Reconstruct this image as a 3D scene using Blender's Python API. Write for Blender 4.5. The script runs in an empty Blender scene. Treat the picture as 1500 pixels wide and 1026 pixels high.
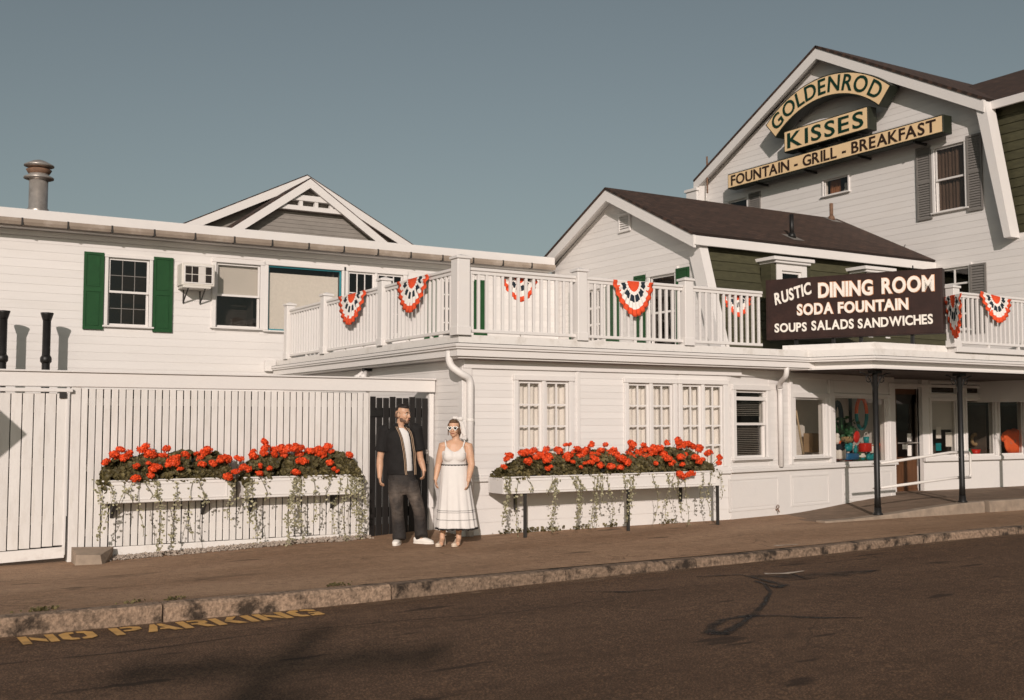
import bpy, bmesh, math, random
from mathutils import Vector, Matrix, noise
random.seed(7)
scene = bpy.context.scene
col = scene.collection
rad = math.radians

# ------------------------------------------------------------------ camera
FPX, CX, CY = 1600.0, 750.0, 513.0
YAW, PITCH, EYE = rad(58.8), math.atan(104/1600), Vector((0, 0, 1.6))
FH = Vector((math.cos(YAW), math.sin(YAW), 0)); RH = Vector((math.sin(YAW), -math.cos(YAW), 0)); ZU = Vector((0, 0, 1))
FW = FH*math.cos(PITCH) + ZU*math.sin(PITCH); UP = -FH*math.sin(PITCH) + ZU*math.cos(PITCH)
cam_d = bpy.data.cameras.new('camera'); cam = bpy.data.objects.new('camera', cam_d); col.objects.link(cam)
cam.matrix_world = Matrix(((RH.x, UP.x, -FW.x, EYE.x), (RH.y, UP.y, -FW.y, EYE.y), (RH.z, UP.z, -FW.z, EYE.z), (0, 0, 0, 1)))
cam_d.sensor_width = 36; cam_d.lens = FPX/1500*36; cam_d.clip_start = .1; cam_d.clip_end = 2000
cam_d.dof.use_dof = True; cam_d.dof.focus_distance = 14.9; cam_d.dof.aperture_fstop = 2.2
scene.camera = cam
scene.render.resolution_x, scene.render.resolution_y = 1024, 700

# ------------------------------------------------------------------ sky, sun, exposure
SUN_EL = rad(19.5); LH = Vector((.552, .834, 0))            # horizontal travel of the light
w = bpy.data.worlds.new('World'); scene.world = w; w.use_nodes = True
nt = w.node_tree; nt.nodes.clear()
sky = nt.nodes.new('ShaderNodeTexSky'); sky.sky_type = 'NISHITA'; sky.sun_disc = False
sky.sun_elevation = SUN_EL; sky.sun_rotation = math.atan2(-LH.x, -LH.y); sky.air_density = 1.0; sky.dust_density = 1.6; sky.ozone_density = 1.0
hs = nt.nodes.new('ShaderNodeHueSaturation'); hs.inputs['Saturation'].default_value = .50
mx = nt.nodes.new('ShaderNodeMix'); mx.data_type = 'RGBA'; mx.blend_type = 'MULTIPLY'; mx.inputs['Factor'].default_value = 1
mx.inputs['B'].default_value = (1.0, 1.07, 1.0, 1)
bg = nt.nodes.new('ShaderNodeBackground'); bg.inputs['Strength'].default_value = .056
wo = nt.nodes.new('ShaderNodeOutputWorld')
nt.links.new(sky.outputs[0], hs.inputs['Color']); nt.links.new(hs.outputs[0], mx.inputs['A'])
nt.links.new(mx.outputs['Result'], bg.inputs[0]); nt.links.new(bg.outputs[0], wo.inputs[0])
sd = bpy.data.lights.new('sun', 'SUN'); sd.energy = 3.75; sd.angle = rad(.53); sd.color = (1, .888, .825)
so = bpy.data.objects.new('sun', sd); col.objects.link(so)
ld = Vector((LH.x*math.cos(SUN_EL), LH.y*math.cos(SUN_EL), -math.sin(SUN_EL)))
so.rotation_euler = ld.to_track_quat('-Z', 'Y').to_euler(); so.location = (-10, -15, 20)
vs = scene.view_settings; vs.view_transform = 'Standard'; vs.look = 'None'; vs.exposure = -.08; vs.gamma = 1; vs.use_curve_mapping = False

# ------------------------------------------------------------------ frames and pixels
def ray(px, py): return FW + RH*((px-CX)/FPX) + UP*((CY-py)/FPX)
class Frame:
    def __init__(s, o=(0, 0, 0), deg=0):
        s.M = Matrix.Translation(Vector(o)) @ Matrix.Rotation(rad(deg), 4, 'Z'); s.I = s.M.inverted()
    def hit(s, px, py, y=0.0):                             # pixel -> local (x, z) on the wall plane y
        o = s.I @ EYE; d = s.I.to_3x3() @ ray(px, py); t = (y-o.y)/d.y
        p = o + d*t; return p.x, p.z
    def x(s, px, py=617, y=0.0): return s.hit(px, py, y)[0]
    def z(s, px, py, y=0.0): return s.hit(px, py, y)[1]
def ground_hit(px, py, z=0.0):
    d = ray(px, py); t = (z-EYE.z)/d.z; return EYE + d*t
W0 = Frame()
FENCE = Frame((0, 14.4, 0)); FRONT = Frame((0, 13.5, 0)); ANNEX = Frame((0, 21, 0))
SIDE = Frame((7.39, 0, 0), -90); GMID = Frame((14.0, 0, 0), -90); GBIG = Frame((20.8, 0, 0), -90)
SHOP = Frame((12.35, 13.5, 0), 10); SHOP2 = Frame((0, 14.94, 0))
def sstep(a, b, x):
    t = max(0, min(1, (x-a)/(b-a))); return t*t*(3-2*t)
def pave_z(x, y):
    zk = -.10 + .07*sstep(9, 15, x)
    zw = -.12 + .07*sstep(2.0, 6, x) + .05*sstep(6, 7.5, x) - .02*sstep(12, 18, x)
    u = max(0, min(1.2, (y-10.4)/3.1)); return zk + (zw-zk)*u
def road_z(x, y): return -.27 + .06*sstep(3, 9, x) + .07*sstep(9, 15, x) + .012*(10.4-max(y, 3))*.8

# ------------------------------------------------------------------ mesh building
class MB:
    def __init__(s): s.v = []; s.f = []; s.m = []; s.cur = 0
    def add(s, vs, fs):
        b = len(s.v); s.v += [tuple(v) for v in vs]; s.f += [tuple(b+i for i in f) for f in fs]; s.m += [s.cur]*len(fs); return s
    def box(s, x0, x1, y0, y1, z0, z1):
        return s.add([(x0,y0,z0),(x1,y0,z0),(x1,y1,z0),(x0,y1,z0),(x0,y0,z1),(x1,y0,z1),(x1,y1,z1),(x0,y1,z1)],
                     [(0,3,2,1),(4,5,6,7),(0,1,5,4),(1,2,6,5),(2,3,7,6),(3,0,4,7)])
    def bbox(s, x0, x1, y0, y1, z0, z1, b=.006):            # box with chamfered long front edges
        if min(x1-x0, y1-y0, z1-z0) < 3*b: return s.box(x0, x1, y0, y1, z0, z1)
        xs = (x0, x0+b, x1-b, x1); vs = []; 
        def ring(x, d): return [(x,y0+d,z0+b+0*d),(x,y0+b,z0+d),(x,y1-b,z0+d),(x,y1-d,z0+b),(x,y1-d,z1-b),(x,y1-b,z1-d),(x,y0+b,z1-d),(x,y0+d,z1-b)]
        vs = ring(x0, b*.7) + ring(x0+b, 0) + ring(x1-b, 0) + ring(x1, b*.7)
        fs = [tuple(range(7, -1, -1)), tuple(range(24, 32))]
        for r in range(3):
            for i in range(8): j = (i+1) % 8; fs.append((r*8+i, r*8+j, (r+1)*8+j, (r+1)*8+i))
        return s.add(vs, fs)
    def prism(s, poly, y0, y1):                             # polygon in xz extruded along y
        n = len(poly)
        a = sum(poly[i][0]*poly[(i+1) % n][1]-poly[(i+1) % n][0]*poly[i][1] for i in range(n))
        if a < 0: poly = poly[::-1]
        vs = [(x, y0, z) for x, z in poly] + [(x, y1, z) for x, z in poly]
        fs = [tuple(range(n)), tuple(range(2*n-1, n-1, -1))] + [(i, i+n, (i+1) % n+n, (i+1) % n) for i in range(n)]
        return s.add(vs, fs)
    def prism_z(s, poly, z0, z1):                           # polygon in xy extruded along z
        n = len(poly)
        a = sum(poly[i][0]*poly[(i+1) % n][1]-poly[(i+1) % n][0]*poly[i][1] for i in range(n))
        if a < 0: poly = poly[::-1]
        vs = [(x, y, z0) for x, y in poly] + [(x, y, z1) for x, y in poly]
        fs = [tuple(range(n-1, -1, -1)), tuple(range(n, 2*n))] + [(i, (i+1) % n, (i+1) % n+n, i+n) for i in range(n)]
        return s.add(vs, fs)
    def tube(s, pts, rr, n=10, side=None, cap=True):        # tapered tube; rr radius, or (ra, rb) with ra along side
        pts = [Vector(p) for p in pts]; rings = []
        if not isinstance(rr, (list, tuple)): rr = [rr]*len(pts)
        prev = Vector(side) if side else None
        for i, p in enumerate(pts):
            d = (pts[min(i+1, len(pts)-1)]-pts[max(i-1, 0)])
            d = d.normalized() if d.length > 1e-9 else Vector((0, 0, 1))
            ref = prev if prev is not None else (Vector((1, 0, 0)) if abs(d.x) < .8 else Vector((0, 1, 0)))
            a = (ref - d*ref.dot(d)).normalized(); b = d.cross(a)
            if not side: prev = a
            r = rr[i]; ra, rb = r if isinstance(r, (list, tuple)) else (r, r)
            rings.append([p + a*(ra*math.cos(2*math.pi*k/n)) + b*(rb*math.sin(2*math.pi*k/n)) for k in range(n)])
        vs = [v for r in rings for v in r]; fs = []
        for i in range(len(pts)-1):
            for k in range(n): j = (k+1) % n; fs.append((i*n+k, i*n+j, (i+1)*n+j, (i+1)*n+k))
        if cap: fs += [tuple(range(n-1, -1, -1)), tuple(range(len(vs)-n, len(vs)))]
        return s.add(vs, fs)
    def lathe(s, prof, c=(0, 0, 0), n=20):                  # (r, z) profile round a vertical axis
        vs = []; fs = []
        for r, z in prof: vs += [(c[0]+r*math.cos(2*math.pi*k/n), c[1]+r*math.sin(2*math.pi*k/n), c[2]+z) for k in range(n)]
        for i in range(len(prof)-1):
            for k in range(n): j = (k+1) % n; fs.append((i*n+k, i*n+j, (i+1)*n+j, (i+1)*n+k))
        fs += [tuple(range(n-1, -1, -1)), tuple(range(len(vs)-n, len(vs)))]
        return s.add(vs, fs)
    def ell(s, c, r, M=None, nu=14, nv=10):
        vs = []; fs = []; c = Vector(c)
        for i in range(nv+1):
            t = math.pi*i/nv
            for k in range(nu):
                p = 2*math.pi*k/nu; q = Vector((r[0]*math.sin(t)*math.cos(p), r[1]*math.sin(t)*math.sin(p), -r[2]*math.cos(t)))
                vs.append(c + (M @ q if M else q))
        for i in range(nv):
            for k in range(nu): j = (k+1) % nu; fs.append((i*nu+k, i*nu+j, (i+1)*nu+j, (i+1)*nu+k))
        return s.add(vs, fs)
    def ring(s, x0, x1, z0, z1, t, y0, y1):                 # rectangular frame, outer box, t thick
        s.box(x0, x1, y0, y1, z0, z0+t); s.box(x0, x1, y0, y1, z1-t, z1)
        s.box(x0, x0+t, y0, y1, z0+t, z1-t); return s.box(x1-t, x1, y0, y1, z0+t, z1-t)
    def mesh(s, name, mats, smooth=False):
        me = bpy.data.meshes.new(name); me.from_pydata(s.v, [], s.f)
        for m in (mats if isinstance(mats, (list, tuple)) else [mats]): me.materials.append(m)
        if len(me.materials) > 1: me.polygons.foreach_set('material_index', s.m)
        if smooth: me.polygons.foreach_set('use_smooth', [True]*len(me.polygons))
        me.update(); return me
WM = {}
def link(o, parent, M):
    col.objects.link(o); WM[o] = M
    if parent: o.parent = parent; o.matrix_basis = WM[parent].inverted() @ M
    else: o.matrix_basis = M
    return o
def part(name, mb, mat, parent=None, fr=W0, smooth=False):
    me = mb if isinstance(mb, bpy.types.Mesh) else mb.mesh(name, mat, smooth)
    return link(bpy.data.objects.new(name, me), parent, fr.M if isinstance(fr, Frame) else fr)
def tag(o, label, cat, group=None):
    o['label'] = label; o['category'] = cat
    if group: o['group'] = group
    return o
def thing(name, label, cat, loc, deg=0, group=None):
    o = bpy.data.objects.new(name, None); o.empty_display_size = .2
    link(o, None, Matrix.Translation(Vector(loc)) @ Matrix.Rotation(rad(deg), 4, 'Z'))
    return tag(o, label, cat, group)
def struct(name, mb, mat, smooth=False):
    o = part(name, mb, mat, None, W0, smooth); o['kind'] = 'structure'; return o
def T(x, y, z, deg=0): return Matrix.Translation((x, y, z)) @ Matrix.Rotation(rad(deg), 4, 'Z')
def remeshed(mb, name, mat, voxel=.008, it=4, decim=None):
    me = mb.mesh(name+'_raw', mat); o = bpy.data.objects.new('tmp', me); col.objects.link(o)
    r = o.modifiers.new('r', 'REMESH'); r.mode = 'VOXEL'; r.voxel_size = voxel; r.use_smooth_shade = True
    sm = o.modifiers.new('s', 'SMOOTH'); sm.factor = .5; sm.iterations = it
    if decim: d = o.modifiers.new('d', 'DECIMATE'); d.ratio = decim
    dg = bpy.context.evaluated_depsgraph_get()
    out = bpy.data.meshes.new_from_object(o.evaluated_get(dg)); out.name = name
    bpy.data.objects.remove(o); bpy.data.meshes.remove(me)
    out.materials.clear(); out.materials.append(mat)
    out.polygons.foreach_set('use_smooth', [True]*len(out.polygons)); return out

# ------------------------------------------------------------------ materials
def new_mat(name):
    m = bpy.data.materials.new(name); m.use_nodes = True; t = m.node_tree
    return m, t, t.nodes['Principled BSDF']
def nn(t, kind, **kw):
    n = t.nodes.new(kind)
    for k, v in kw.items():
        if k in n.inputs: n.inputs[k].default_value = v
        else: setattr(n, k, v)
    return n
def ramp(t, src, stops):
    r = t.nodes.new('ShaderNodeValToRGB'); e = r.color_ramp.elements
    while len(e) < len(stops): e.new(.5)
    for i, (p, c) in enumerate(stops): e[i].position = p; e[i].color = c if len(c) == 4 else (*c, 1)
    t.links.new(src, r.inputs[0]); return r
def mixc(t, a, b, fac, blend='MIX'):
    m = t.nodes.new('ShaderNodeMix'); m.data_type = 'RGBA'; m.blend_type = blend
    for s, v in (('A', a), ('B', b), ('Factor', fac)):
        if isinstance(v, (int, float)): m.inputs[s].default_value = v
        elif isinstance(v, tuple): m.inputs[s].default_value = v if len(v) == 4 else (*v, 1)
        else: t.links.new(v, m.inputs[s])
    return m.outputs['Result']
def pm(name, c, rough=.6, var=.12, scale=6, bump=.0, bscale=60, metal=0, orand=.0, spec=.35, dirt=None, damt=.5, dscale=2.5, stretch=None, dlo=.5, dhi=.78):
    m, t, b = new_mat(name); tc = nn(t, 'ShaderNodeTexCoord'); vec = tc.outputs['Object']
    oi = nn(t, 'ShaderNodeObjectInfo')
    ad = nn(t, 'ShaderNodeVectorMath', operation='ADD'); t.links.new(vec, ad.inputs[0])
    sc = nn(t, 'ShaderNodeMath', operation='MULTIPLY'); sc.inputs[1].default_value = 37; t.links.new(oi.outputs['Random'], sc.inputs[0])
    if orand: t.links.new(sc.outputs[0], ad.inputs[1])
    vec = ad.outputs[0]
    if stretch:
        mp = nn(t, 'ShaderNodeMapping'); mp.inputs['Scale'].default_value = stretch; t.links.new(vec, mp.inputs[0]); vec = mp.outputs[0]
    n1 = nn(t, 'ShaderNodeTexNoise', Scale=scale, Detail=6.0, Roughness=.6); t.links.new(vec, n1.inputs['Vector'])
    lo = tuple(x*(1-var) for x in c); hi = tuple(min(1, x*(1+var)) for x in c)
    out = ramp(t, n1.outputs[0], [(.3, lo), (.7, hi)]).outputs[0]
    if dirt:
        n2 = nn(t, 'ShaderNodeTexNoise', Scale=dscale, Detail=8.0, Roughness=.7); t.links.new(vec, n2.inputs['Vector'])
        r2 = ramp(t, n2.outputs[0], [(dlo, (0, 0, 0)), (dhi, (damt, damt, damt))]); out = mixc(t, out, dirt, r2.outputs[0])
    if orand:
        mr = nn(t, 'ShaderNodeMapRange'); mr.inputs['To Min'].default_value = 1-orand; mr.inputs['To Max'].default_value = 1+orand*.4
        t.links.new(oi.outputs['Random'], mr.inputs['Value'])
        out = mixc(t, out, mr.outputs[0], 1.0, 'MULTIPLY')
    t.links.new(out, b.inputs['Base Color'])
    b.inputs['Roughness'].default_value = rough; b.inputs['Metallic'].default_value = metal; b.inputs['Specular IOR Level'].default_value = spec
    if bump:
        nb = nn(t, 'ShaderNodeTexNoise', Scale=bscale, Detail=4.0); t.links.new(vec, nb.inputs['Vector'])
        bp = nn(t, 'ShaderNodeBump', Strength=bump, Distance=.02); t.links.new(nb.outputs[0], bp.inputs['Height']); t.links.new(bp.outputs[0], b.inputs['Normal'])
    return m
MT = {}
WHITE = (.68, .645, .615)
MT['white'] = pm('white_paint', WHITE, .55, .03, 3, .08, 30, orand=.02, dirt=(.5, .44, .37), damt=.22, dscale=3)
MT['siding'] = pm('white_siding', (.69, .655, .625), .5, .03, 1.2, .05, 40, orand=.035, dirt=(.52, .46, .39), damt=.2, dscale=1.6, stretch=(.4, 1, 2.5))
MT['picket'] = pm('white_picket_paint', (.67, .635, .60), .6, .05, 4, .12, 50, orand=.06, dirt=(.42, .36, .29), damt=.4, dscale=5, stretch=(2, 2, .5))
MT['grimy'] = pm('grimy_white_paint', (.72, .68, .64), .6, .06, 4, .1, 40, dirt=(.33, .28, .22), damt=.6, dscale=4)
MT['gutter'] = pm('brown_gutter', (.30, .24, .19), .45, .15, 3, 0, dirt=(.6, .55, .5), damt=.4, dscale=3)
MT['green'] = pm('green_paint', (.012, .062, .018), .45, .12, 5, .05, 30, orand=.05)
MT['olive'] = pm('olive_shingle', (.056, .052, .026), .75, .25, 5, .25, 60, orand=.2, stretch=(1, 1, 3))
MT['greywood'] = pm('grey_siding', (.24, .215, .19), .7, .1, 4, .1, 40, orand=.06)
MT['black'] = pm('black_paint', (.012, .010, .009), .5, .2, 5, .1, 30, orand=.2)
MT['iron'] = pm('black_iron', (.012, .011, .010), .45, .2, 10, .05, 40)
MT['dark'] = pm('dark_interior', (.022, .017, .014), .9, .3, 2)
MT['room'] = pm('interior_plaster', (.10, .08, .065), .9, .2, 2)
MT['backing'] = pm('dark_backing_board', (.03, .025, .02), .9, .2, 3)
MT['curtain'] = pm('pale_curtain', (.84, .80, .77), .9, .06, 4, .1, 60)
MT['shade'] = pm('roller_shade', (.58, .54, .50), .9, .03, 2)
MT['teal'] = pm('teal_paint', (.03, .22, .26), .5, .1, 4)
MT['greyshut'] = pm('grey_shutter', (.18, .165, .15), .6, .08, 5, orand=.05)
MT['steel'] = pm('galvanised_steel', (.46, .42, .38), .38, .2, 6, .05, 20, metal=.6, dirt=(.10, .07, .05), damt=.8)
MT['rust'] = pm('rusty_pipe', (.16, .09, .055), .8, .3, 12, .2, 60)
MT['beige'] = pm('beige_plastic', (.62, .58, .52), .5, .05, 4)
MT['leg'] = pm('dark_bracket', (.03, .027, .024), .6, .2, 8)
MT['concrete'] = pm('concrete', (.28, .215, .16), .9, .22, 5, .3, 60, dirt=(.13, .105, .085), damt=.6, dscale=3)
MT['brownwood'] = pm('brown_door_wood', (.10, .042, .018), .45, .3, 3, .1, 30, stretch=(6, 6, .6))
MT['rail'] = pm('painted_handrail', (.62, .58, .54), .4, .05, 5)
MT['signbrown'] = pm('brown_sign_board', (.028, .012, .009), .5, .25, 4, .05, 30, dirt=(.07, .03, .02), damt=.5)
MT['signtan'] = pm('tan_sign_face', (.78, .56, .32), .5, .05, 3)
MT['signedge'] = pm('dark_green_sign_edge', (.016, .019, .011), .5, .15, 4)
MT['lgreen'] = pm('dark_green_lettering', (.004, .030, .016), .5, .1, 4)
MT['lbrown'] = pm('dark_brown_lettering', (.03, .014, .008), .5, .1, 4)
MT['lwhite'] = pm('white_lettering', (.80, .74, .66), .5, .1, 25, dirt=(.45, .30, .2), damt=.5, dscale=12)
MT['lpeach'] = pm('peach_lettering_edge', (.62, .27, .12), .5, .1, 10)
MT['bred'] = pm('bunting_red', (.66, .075, .022), .85, .12, 20)
MT['bwhite'] = pm('bunting_white', (.74, .69, .64), .85, .05, 20)
MT['bnavy'] = pm('bunting_navy', (.012, .022, .032), .85, .15, 20)
MT['stone'] = pm('gravel', (.33, .27, .22), .85, .5, 30, .2, 80)
MT['soil'] = pm('soil', (.03, .02, .013), 1, .3, 20)
MT['yellow'] = pm('yellow_road_paint', (.68, .38, .12), .7, .15, 14, .2, 200, dirt=(.10, .07, .045), damt=.9, dscale=7)
MT['tar'] = pm('tar_seam', (.012, .009, .007), .6, .3, 30, .2, 100)

def glass_mat(name, tint, gl=.5, rough=.03):
    m = bpy.data.materials.new(name); m.use_nodes = True; t = m.node_tree; t.nodes.clear()
    o = t.nodes.new('ShaderNodeOutputMaterial'); tr = t.nodes.new('ShaderNodeBsdfTransparent'); tr.inputs[0].default_value = (*tint, 1)
    g = t.nodes.new('ShaderNodeBsdfGlossy'); g.inputs['Roughness'].default_value = rough; g.inputs[0].default_value = (gl, gl, gl, 1)
    fr = t.nodes.new('ShaderNodeLayerWeight'); pw = nn(t, 'ShaderNodeMath', operation='POWER'); pw.inputs[1].default_value = 4.0; t.links.new(fr.outputs['Facing'], pw.inputs[0])
    mp = nn(t, 'ShaderNodeMath', operation='MULTIPLY_ADD'); mp.inputs[1].default_value = .9; mp.inputs[2].default_value = .06
    tc = nn(t, 'ShaderNodeTexCoord'); nz = nn(t, 'ShaderNodeTexNoise', Scale=2.2, Detail=1.0); t.links.new(tc.outputs['Object'], nz.inputs['Vector'])
    bp = nn(t, 'ShaderNodeBump', Strength=.12, Distance=.05); t.links.new(nz.outputs[0], bp.inputs['Height']); t.links.new(bp.outputs[0], g.inputs['Normal'])
    mx = t.nodes.new('ShaderNodeMixShader'); t.links.new(pw.outputs[0], mp.inputs[0]); t.links.new(mp.outputs[0], mx.inputs[0])
    t.links.new(tr.outputs[0], mx.inputs[1]); t.links.new(g.outputs[0], mx.inputs[2]); t.links.new(mx.outputs[0], o.inputs[0]); return m
MT['glass'] = glass_mat('window_glass', (.95, .94, .92))
MT['glassd'] = glass_mat('tinted_window_glass', (.55, .5, .46), .8)

def asphalt(name, base, light, speck, cracks, grain=55, midc=.2):
    m, t, b = new_mat(name); tc = nn(t, 'ShaderNodeTexCoord'); v = tc.outputs['Object']
    mp = nn(t, 'ShaderNodeMapping'); mp.inputs['Scale'].default_value = (.35, 1.3, 1); t.links.new(v, mp.inputs[0])
    def no(s, d, r=.6, vec=v):
        n = nn(t, 'ShaderNodeTexNoise', Scale=s, Detail=d, Roughness=r); t.links.new(vec, n.inputs['Vector']); return n.outputs[0]
    big = no(.8, 5, .6, mp.outputs[0]); fine = no(grain, 3, .8); mid = no(9, 6, .65)
    c = ramp(t, big, [(.32, base), (.68, light)]).outputs[0]
    c = mixc(t, c, ramp(t, mid, [(.35, (1-midc,)*3), (.65, (1+midc,)*3)]).outputs[0], 1.0, 'MULTIPLY')
    c = mixc(t, c, ramp(t, fine, [(.34, (.42, .42, .42)), (.52, (1, 1, 1)), (.66, (speck, speck, speck*.92))]).outputs[0], 1.0, 'MULTIPLY')
    st = no(1.7, 6, .75, mp.outputs[0]); c = mixc(t, c, tuple(x*.3 for x in base), ramp(t, st, [(.57, (0, 0, 0)), (.72, (.6, .6, .6))]).outputs[0])
    sp = no(3.1, 3, .5, mp.outputs[0]); c = mixc(t, c, tuple(x*.35 for x in base), ramp(t, sp, [(.665, (0, 0, 0)), (.70, (.8, .8, .8))]).outputs[0])
    if cracks:
        vo = nn(t, 'ShaderNodeTexVoronoi', feature='DISTANCE_TO_EDGE', Scale=.55)
        wv = nn(t, 'ShaderNodeVectorMath', operation='ADD'); nz = nn(t, 'ShaderNodeTexNoise', Scale=1.4, Detail=6.0); t.links.new(v, nz.inputs['Vector'])
        t.links.new(v, wv.inputs[0]); t.links.new(nz.outputs[1], wv.inputs[1]); t.links.new(wv.outputs[0], vo.inputs['Vector'])
        k = ramp(t, vo.outputs['Distance'], [(.0, (.6, .6, .6)), (.009, (0, 0, 0))]).outputs[0]
        gate = ramp(t, no(.5, 3), [(.56, (0, 0, 0)), (.62, (1, 1, 1))]).outputs[0]
        c = mixc(t, c, tuple(x*.25 for x in base), mixc(t, k, gate, 1.0, 'MULTIPLY'))
    t.links.new(c, b.inputs['Base Color']); b.inputs['Roughness'].default_value = .85; b.inputs['Specular IOR Level'].default_value = .25
    bp = nn(t, 'ShaderNodeBump', Strength=.5, Distance=.01); t.links.new(fine, bp.inputs['Height']); t.links.new(bp.outputs[0], b.inputs['Normal']); return m
MT['road'] = asphalt('road_asphalt', (.088, .049, .028), (.125, .072, .043), 2.8, True, 62)
MT['pave'] = asphalt('pavement_asphalt', (.27, .160, .094), (.40, .255, .160), 1.25, True, 80, .14)
MT['granite'] = pm('granite_kerb', (.25, .172, .118), .9, .5, 26, .8, 45, orand=.25, dirt=(.028, .019, .013), damt=.95, dscale=3.6, dlo=.5, dhi=.62)

def shingle_mat():
    m, t, b = new_mat('brown_asphalt_shingle'); tc = nn(t, 'ShaderNodeTexCoord')
    br = nn(t, 'ShaderNodeTexBrick', Scale=1.0); br.inputs['Color1'].default_value = (.040, .020, .012, 1); br.inputs['Color2'].default_value = (.066, .035, .023, 1)
    br.inputs['Mortar'].default_value = (.02, .011, .007, 1); br.inputs['Brick Width'].default_value = .3; br.inputs['Row Height'].default_value = .14; br.inputs['Mortar Size'].default_value = .012
    t.links.new(tc.outputs['UV'], br.inputs['Vector'])
    n = nn(t, 'ShaderNodeTexNoise', Scale=7.0, Detail=6.0); t.links.new(tc.outputs['UV'], n.inputs['Vector'])
    c = mixc(t, br.outputs[0], ramp(t, n.outputs[0], [(.3, (.7, .7, .7)), (.7, (1.3, 1.25, 1.2))]).outputs[0], 1.0, 'MULTIPLY')
    t.links.new(c, b.inputs['Base Color']); b.inputs['Roughness'].default_value = .9
    bp = nn(t, 'ShaderNodeBump', Strength=.6, Distance=.02); t.links.new(br.outputs['Fac'], bp.inputs['Height']); bp.invert = True; t.links.new(bp.outputs[0], b.inputs['Normal'])
    return m
MT['shingle'] = shingle_mat()
def roof_slab(name, quad, th, parent, mat='shingle'):       # quad: eave0, eave1, ridge1, ridge0 (world); with uv in metres
    a, b_, c, d = [Vector(q) for q in quad]; n = (b_-a).cross(d-a).normalized()
    if n.z < 0: n = -n
    mb = MB(); top = [a, b_, c, d]; bot = [q-n*th for q in top]
    mb.add(top+bot, [(0, 1, 2, 3), (7, 6, 5, 4), (0, 4, 5, 1), (1, 5, 6, 2), (2, 6, 7, 3), (3, 7, 4, 0)])
    me = mb.mesh(name, MT[mat]); uv = me.uv_layers.new(name='uv'); u = (b_-a).normalized(); v = n.cross(u)
    for lp in me.loops: p = me.vertices[lp.vertex_index].co; uv.data[lp.index].uv = ((p-a).dot(u), (p-a).dot(v))
    return part(name, me, None, parent)

# ------------------------------------------------------------------ siding, walls, windows
def clip(poly, ax, v, keep_gt):
    out = []
    for i in range(len(poly)):
        p, q = poly[i], poly[(i+1) % len(poly)]; a = (p[ax]-v)*(1 if keep_gt else -1); b = (q[ax]-v)*(1 if keep_gt else -1)
        if a >= 0: out.append(p)
        if (a > 0 and b < 0) or (a < 0 and b > 0):
            s = a/(a-b); out.append((p[0]+(q[0]-p[0])*s, p[1]+(q[1]-p[1])*s))
    return out
def siding(th, fr, outline, pitch, holes, mat='siding', y=0.0, thick=.0062, name='siding_board', zr=None):
    z0 = min(p[1] for p in outline); z1 = max(p[1] for p in outline); k = 0
    if zr: z0 = zr
    while z0 + k*pitch < z1-.01:
        a = z0+k*pitch; b = a+pitch; k += 1
        band = clip(clip(outline, 1, a, True), 1, b, False)
        if len(band) < 3: continue
        cuts = sorted([(h[0], h[1]) for h in holes if h[2] < b-.004 and h[3] > a+.004]); segs = []; x = -1e9
        for c0, c1 in cuts:
            if c0 > x: segs.append((x, c0))
            x = max(x, c1)
        segs.append((x, 1e9))
        for s0, s1 in segs:
            pg = clip(clip(band, 0, s0, True), 0, s1, False)
            if len(pg) < 3 or max(p[0] for p in pg)-min(p[0] for p in pg) < .02: continue
            mb = MB(); n = len(pg)
            ar = sum(pg[i][0]*pg[(i+1) % n][1]-pg[(i+1) % n][0]*pg[i][1] for i in range(n))
            if ar < 0: pg = pg[::-1]
            vs = [(p[0], y-thick*(1-.85*(p[1]-a)/pitch), p[1]) for p in pg] + [(p[0], y+.004, p[1]) for p in pg]
            mb.add(vs, [tuple(range(n)), tuple(range(2*n-1, n-1, -1))] + [(i, i+n, (i+1) % n+n, (i+1) % n) for i in range(n)])
            part(name, mb, MT[mat], th, fr)
def holed_wall(th, fr, x0, x1, z0, z1, holes, y0=.006, y1=.14, mat='white', name='wall'):
    xs = sorted({x0, x1, *[c for h in holes for c in h[:2] if x0 < c < x1]}); zs = sorted({z0, z1, *[c for h in holes for c in h[2:] if z0 < c < z1]})
    mb = MB()
    for i in range(len(xs)-1):
        run = None
        for j in range(len(zs)-1):
            cx, cz = (xs[i]+xs[i+1])/2, (zs[j]+zs[j+1])/2
            solid = not any(h[0] < cx < h[1] and h[2] < cz < h[3] for h in holes)
            if solid: run = [zs[j], zs[j+1]] if run is None else [run[0], zs[j+1]]
            if run and (not solid or j == len(zs)-2): mb.box(xs[i], xs[i+1], y0, y1, *run); run = None
    return part(name, mb, MT[mat], th, fr)
_pane = {}
def pane(parent, fr, x0, x1, z0, z1, y, mat='glass'):
    k = (round(x1-x0, 3), round(z1-z0, 3), mat)
    if k not in _pane:
        w_, h_ = (x1-x0)/2, (z1-z0)/2; _pane[k] = MB().box(-w_, w_, -.003, .003, -h_, h_).mesh('pane', MT[mat])
    return part('pane', _pane[k], None, parent, fr.M @ Matrix.Translation(((x0+x1)/2, y, (z0+z1)/2)))
def curtain_mesh(x0, x1, z0, z1, y, amp=.012, per=.09):
    mb = MB(); n = max(8, int((x1-x0)/.018)); vs = []; ph = random.random()*6
    for i in range(n+1):
        x = x0+(x1-x0)*i/n; yy = y+amp*math.sin(x*6.283/per+ph)+amp*.6*math.sin(x*6.283/(per*2.3)+ph*2)
        vs += [(x, yy, z0), (x, yy, z1)]
    return mb.add(vs, [(2*i, 2*i+2, 2*i+3, 2*i+1) for i in range(n)])
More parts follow.
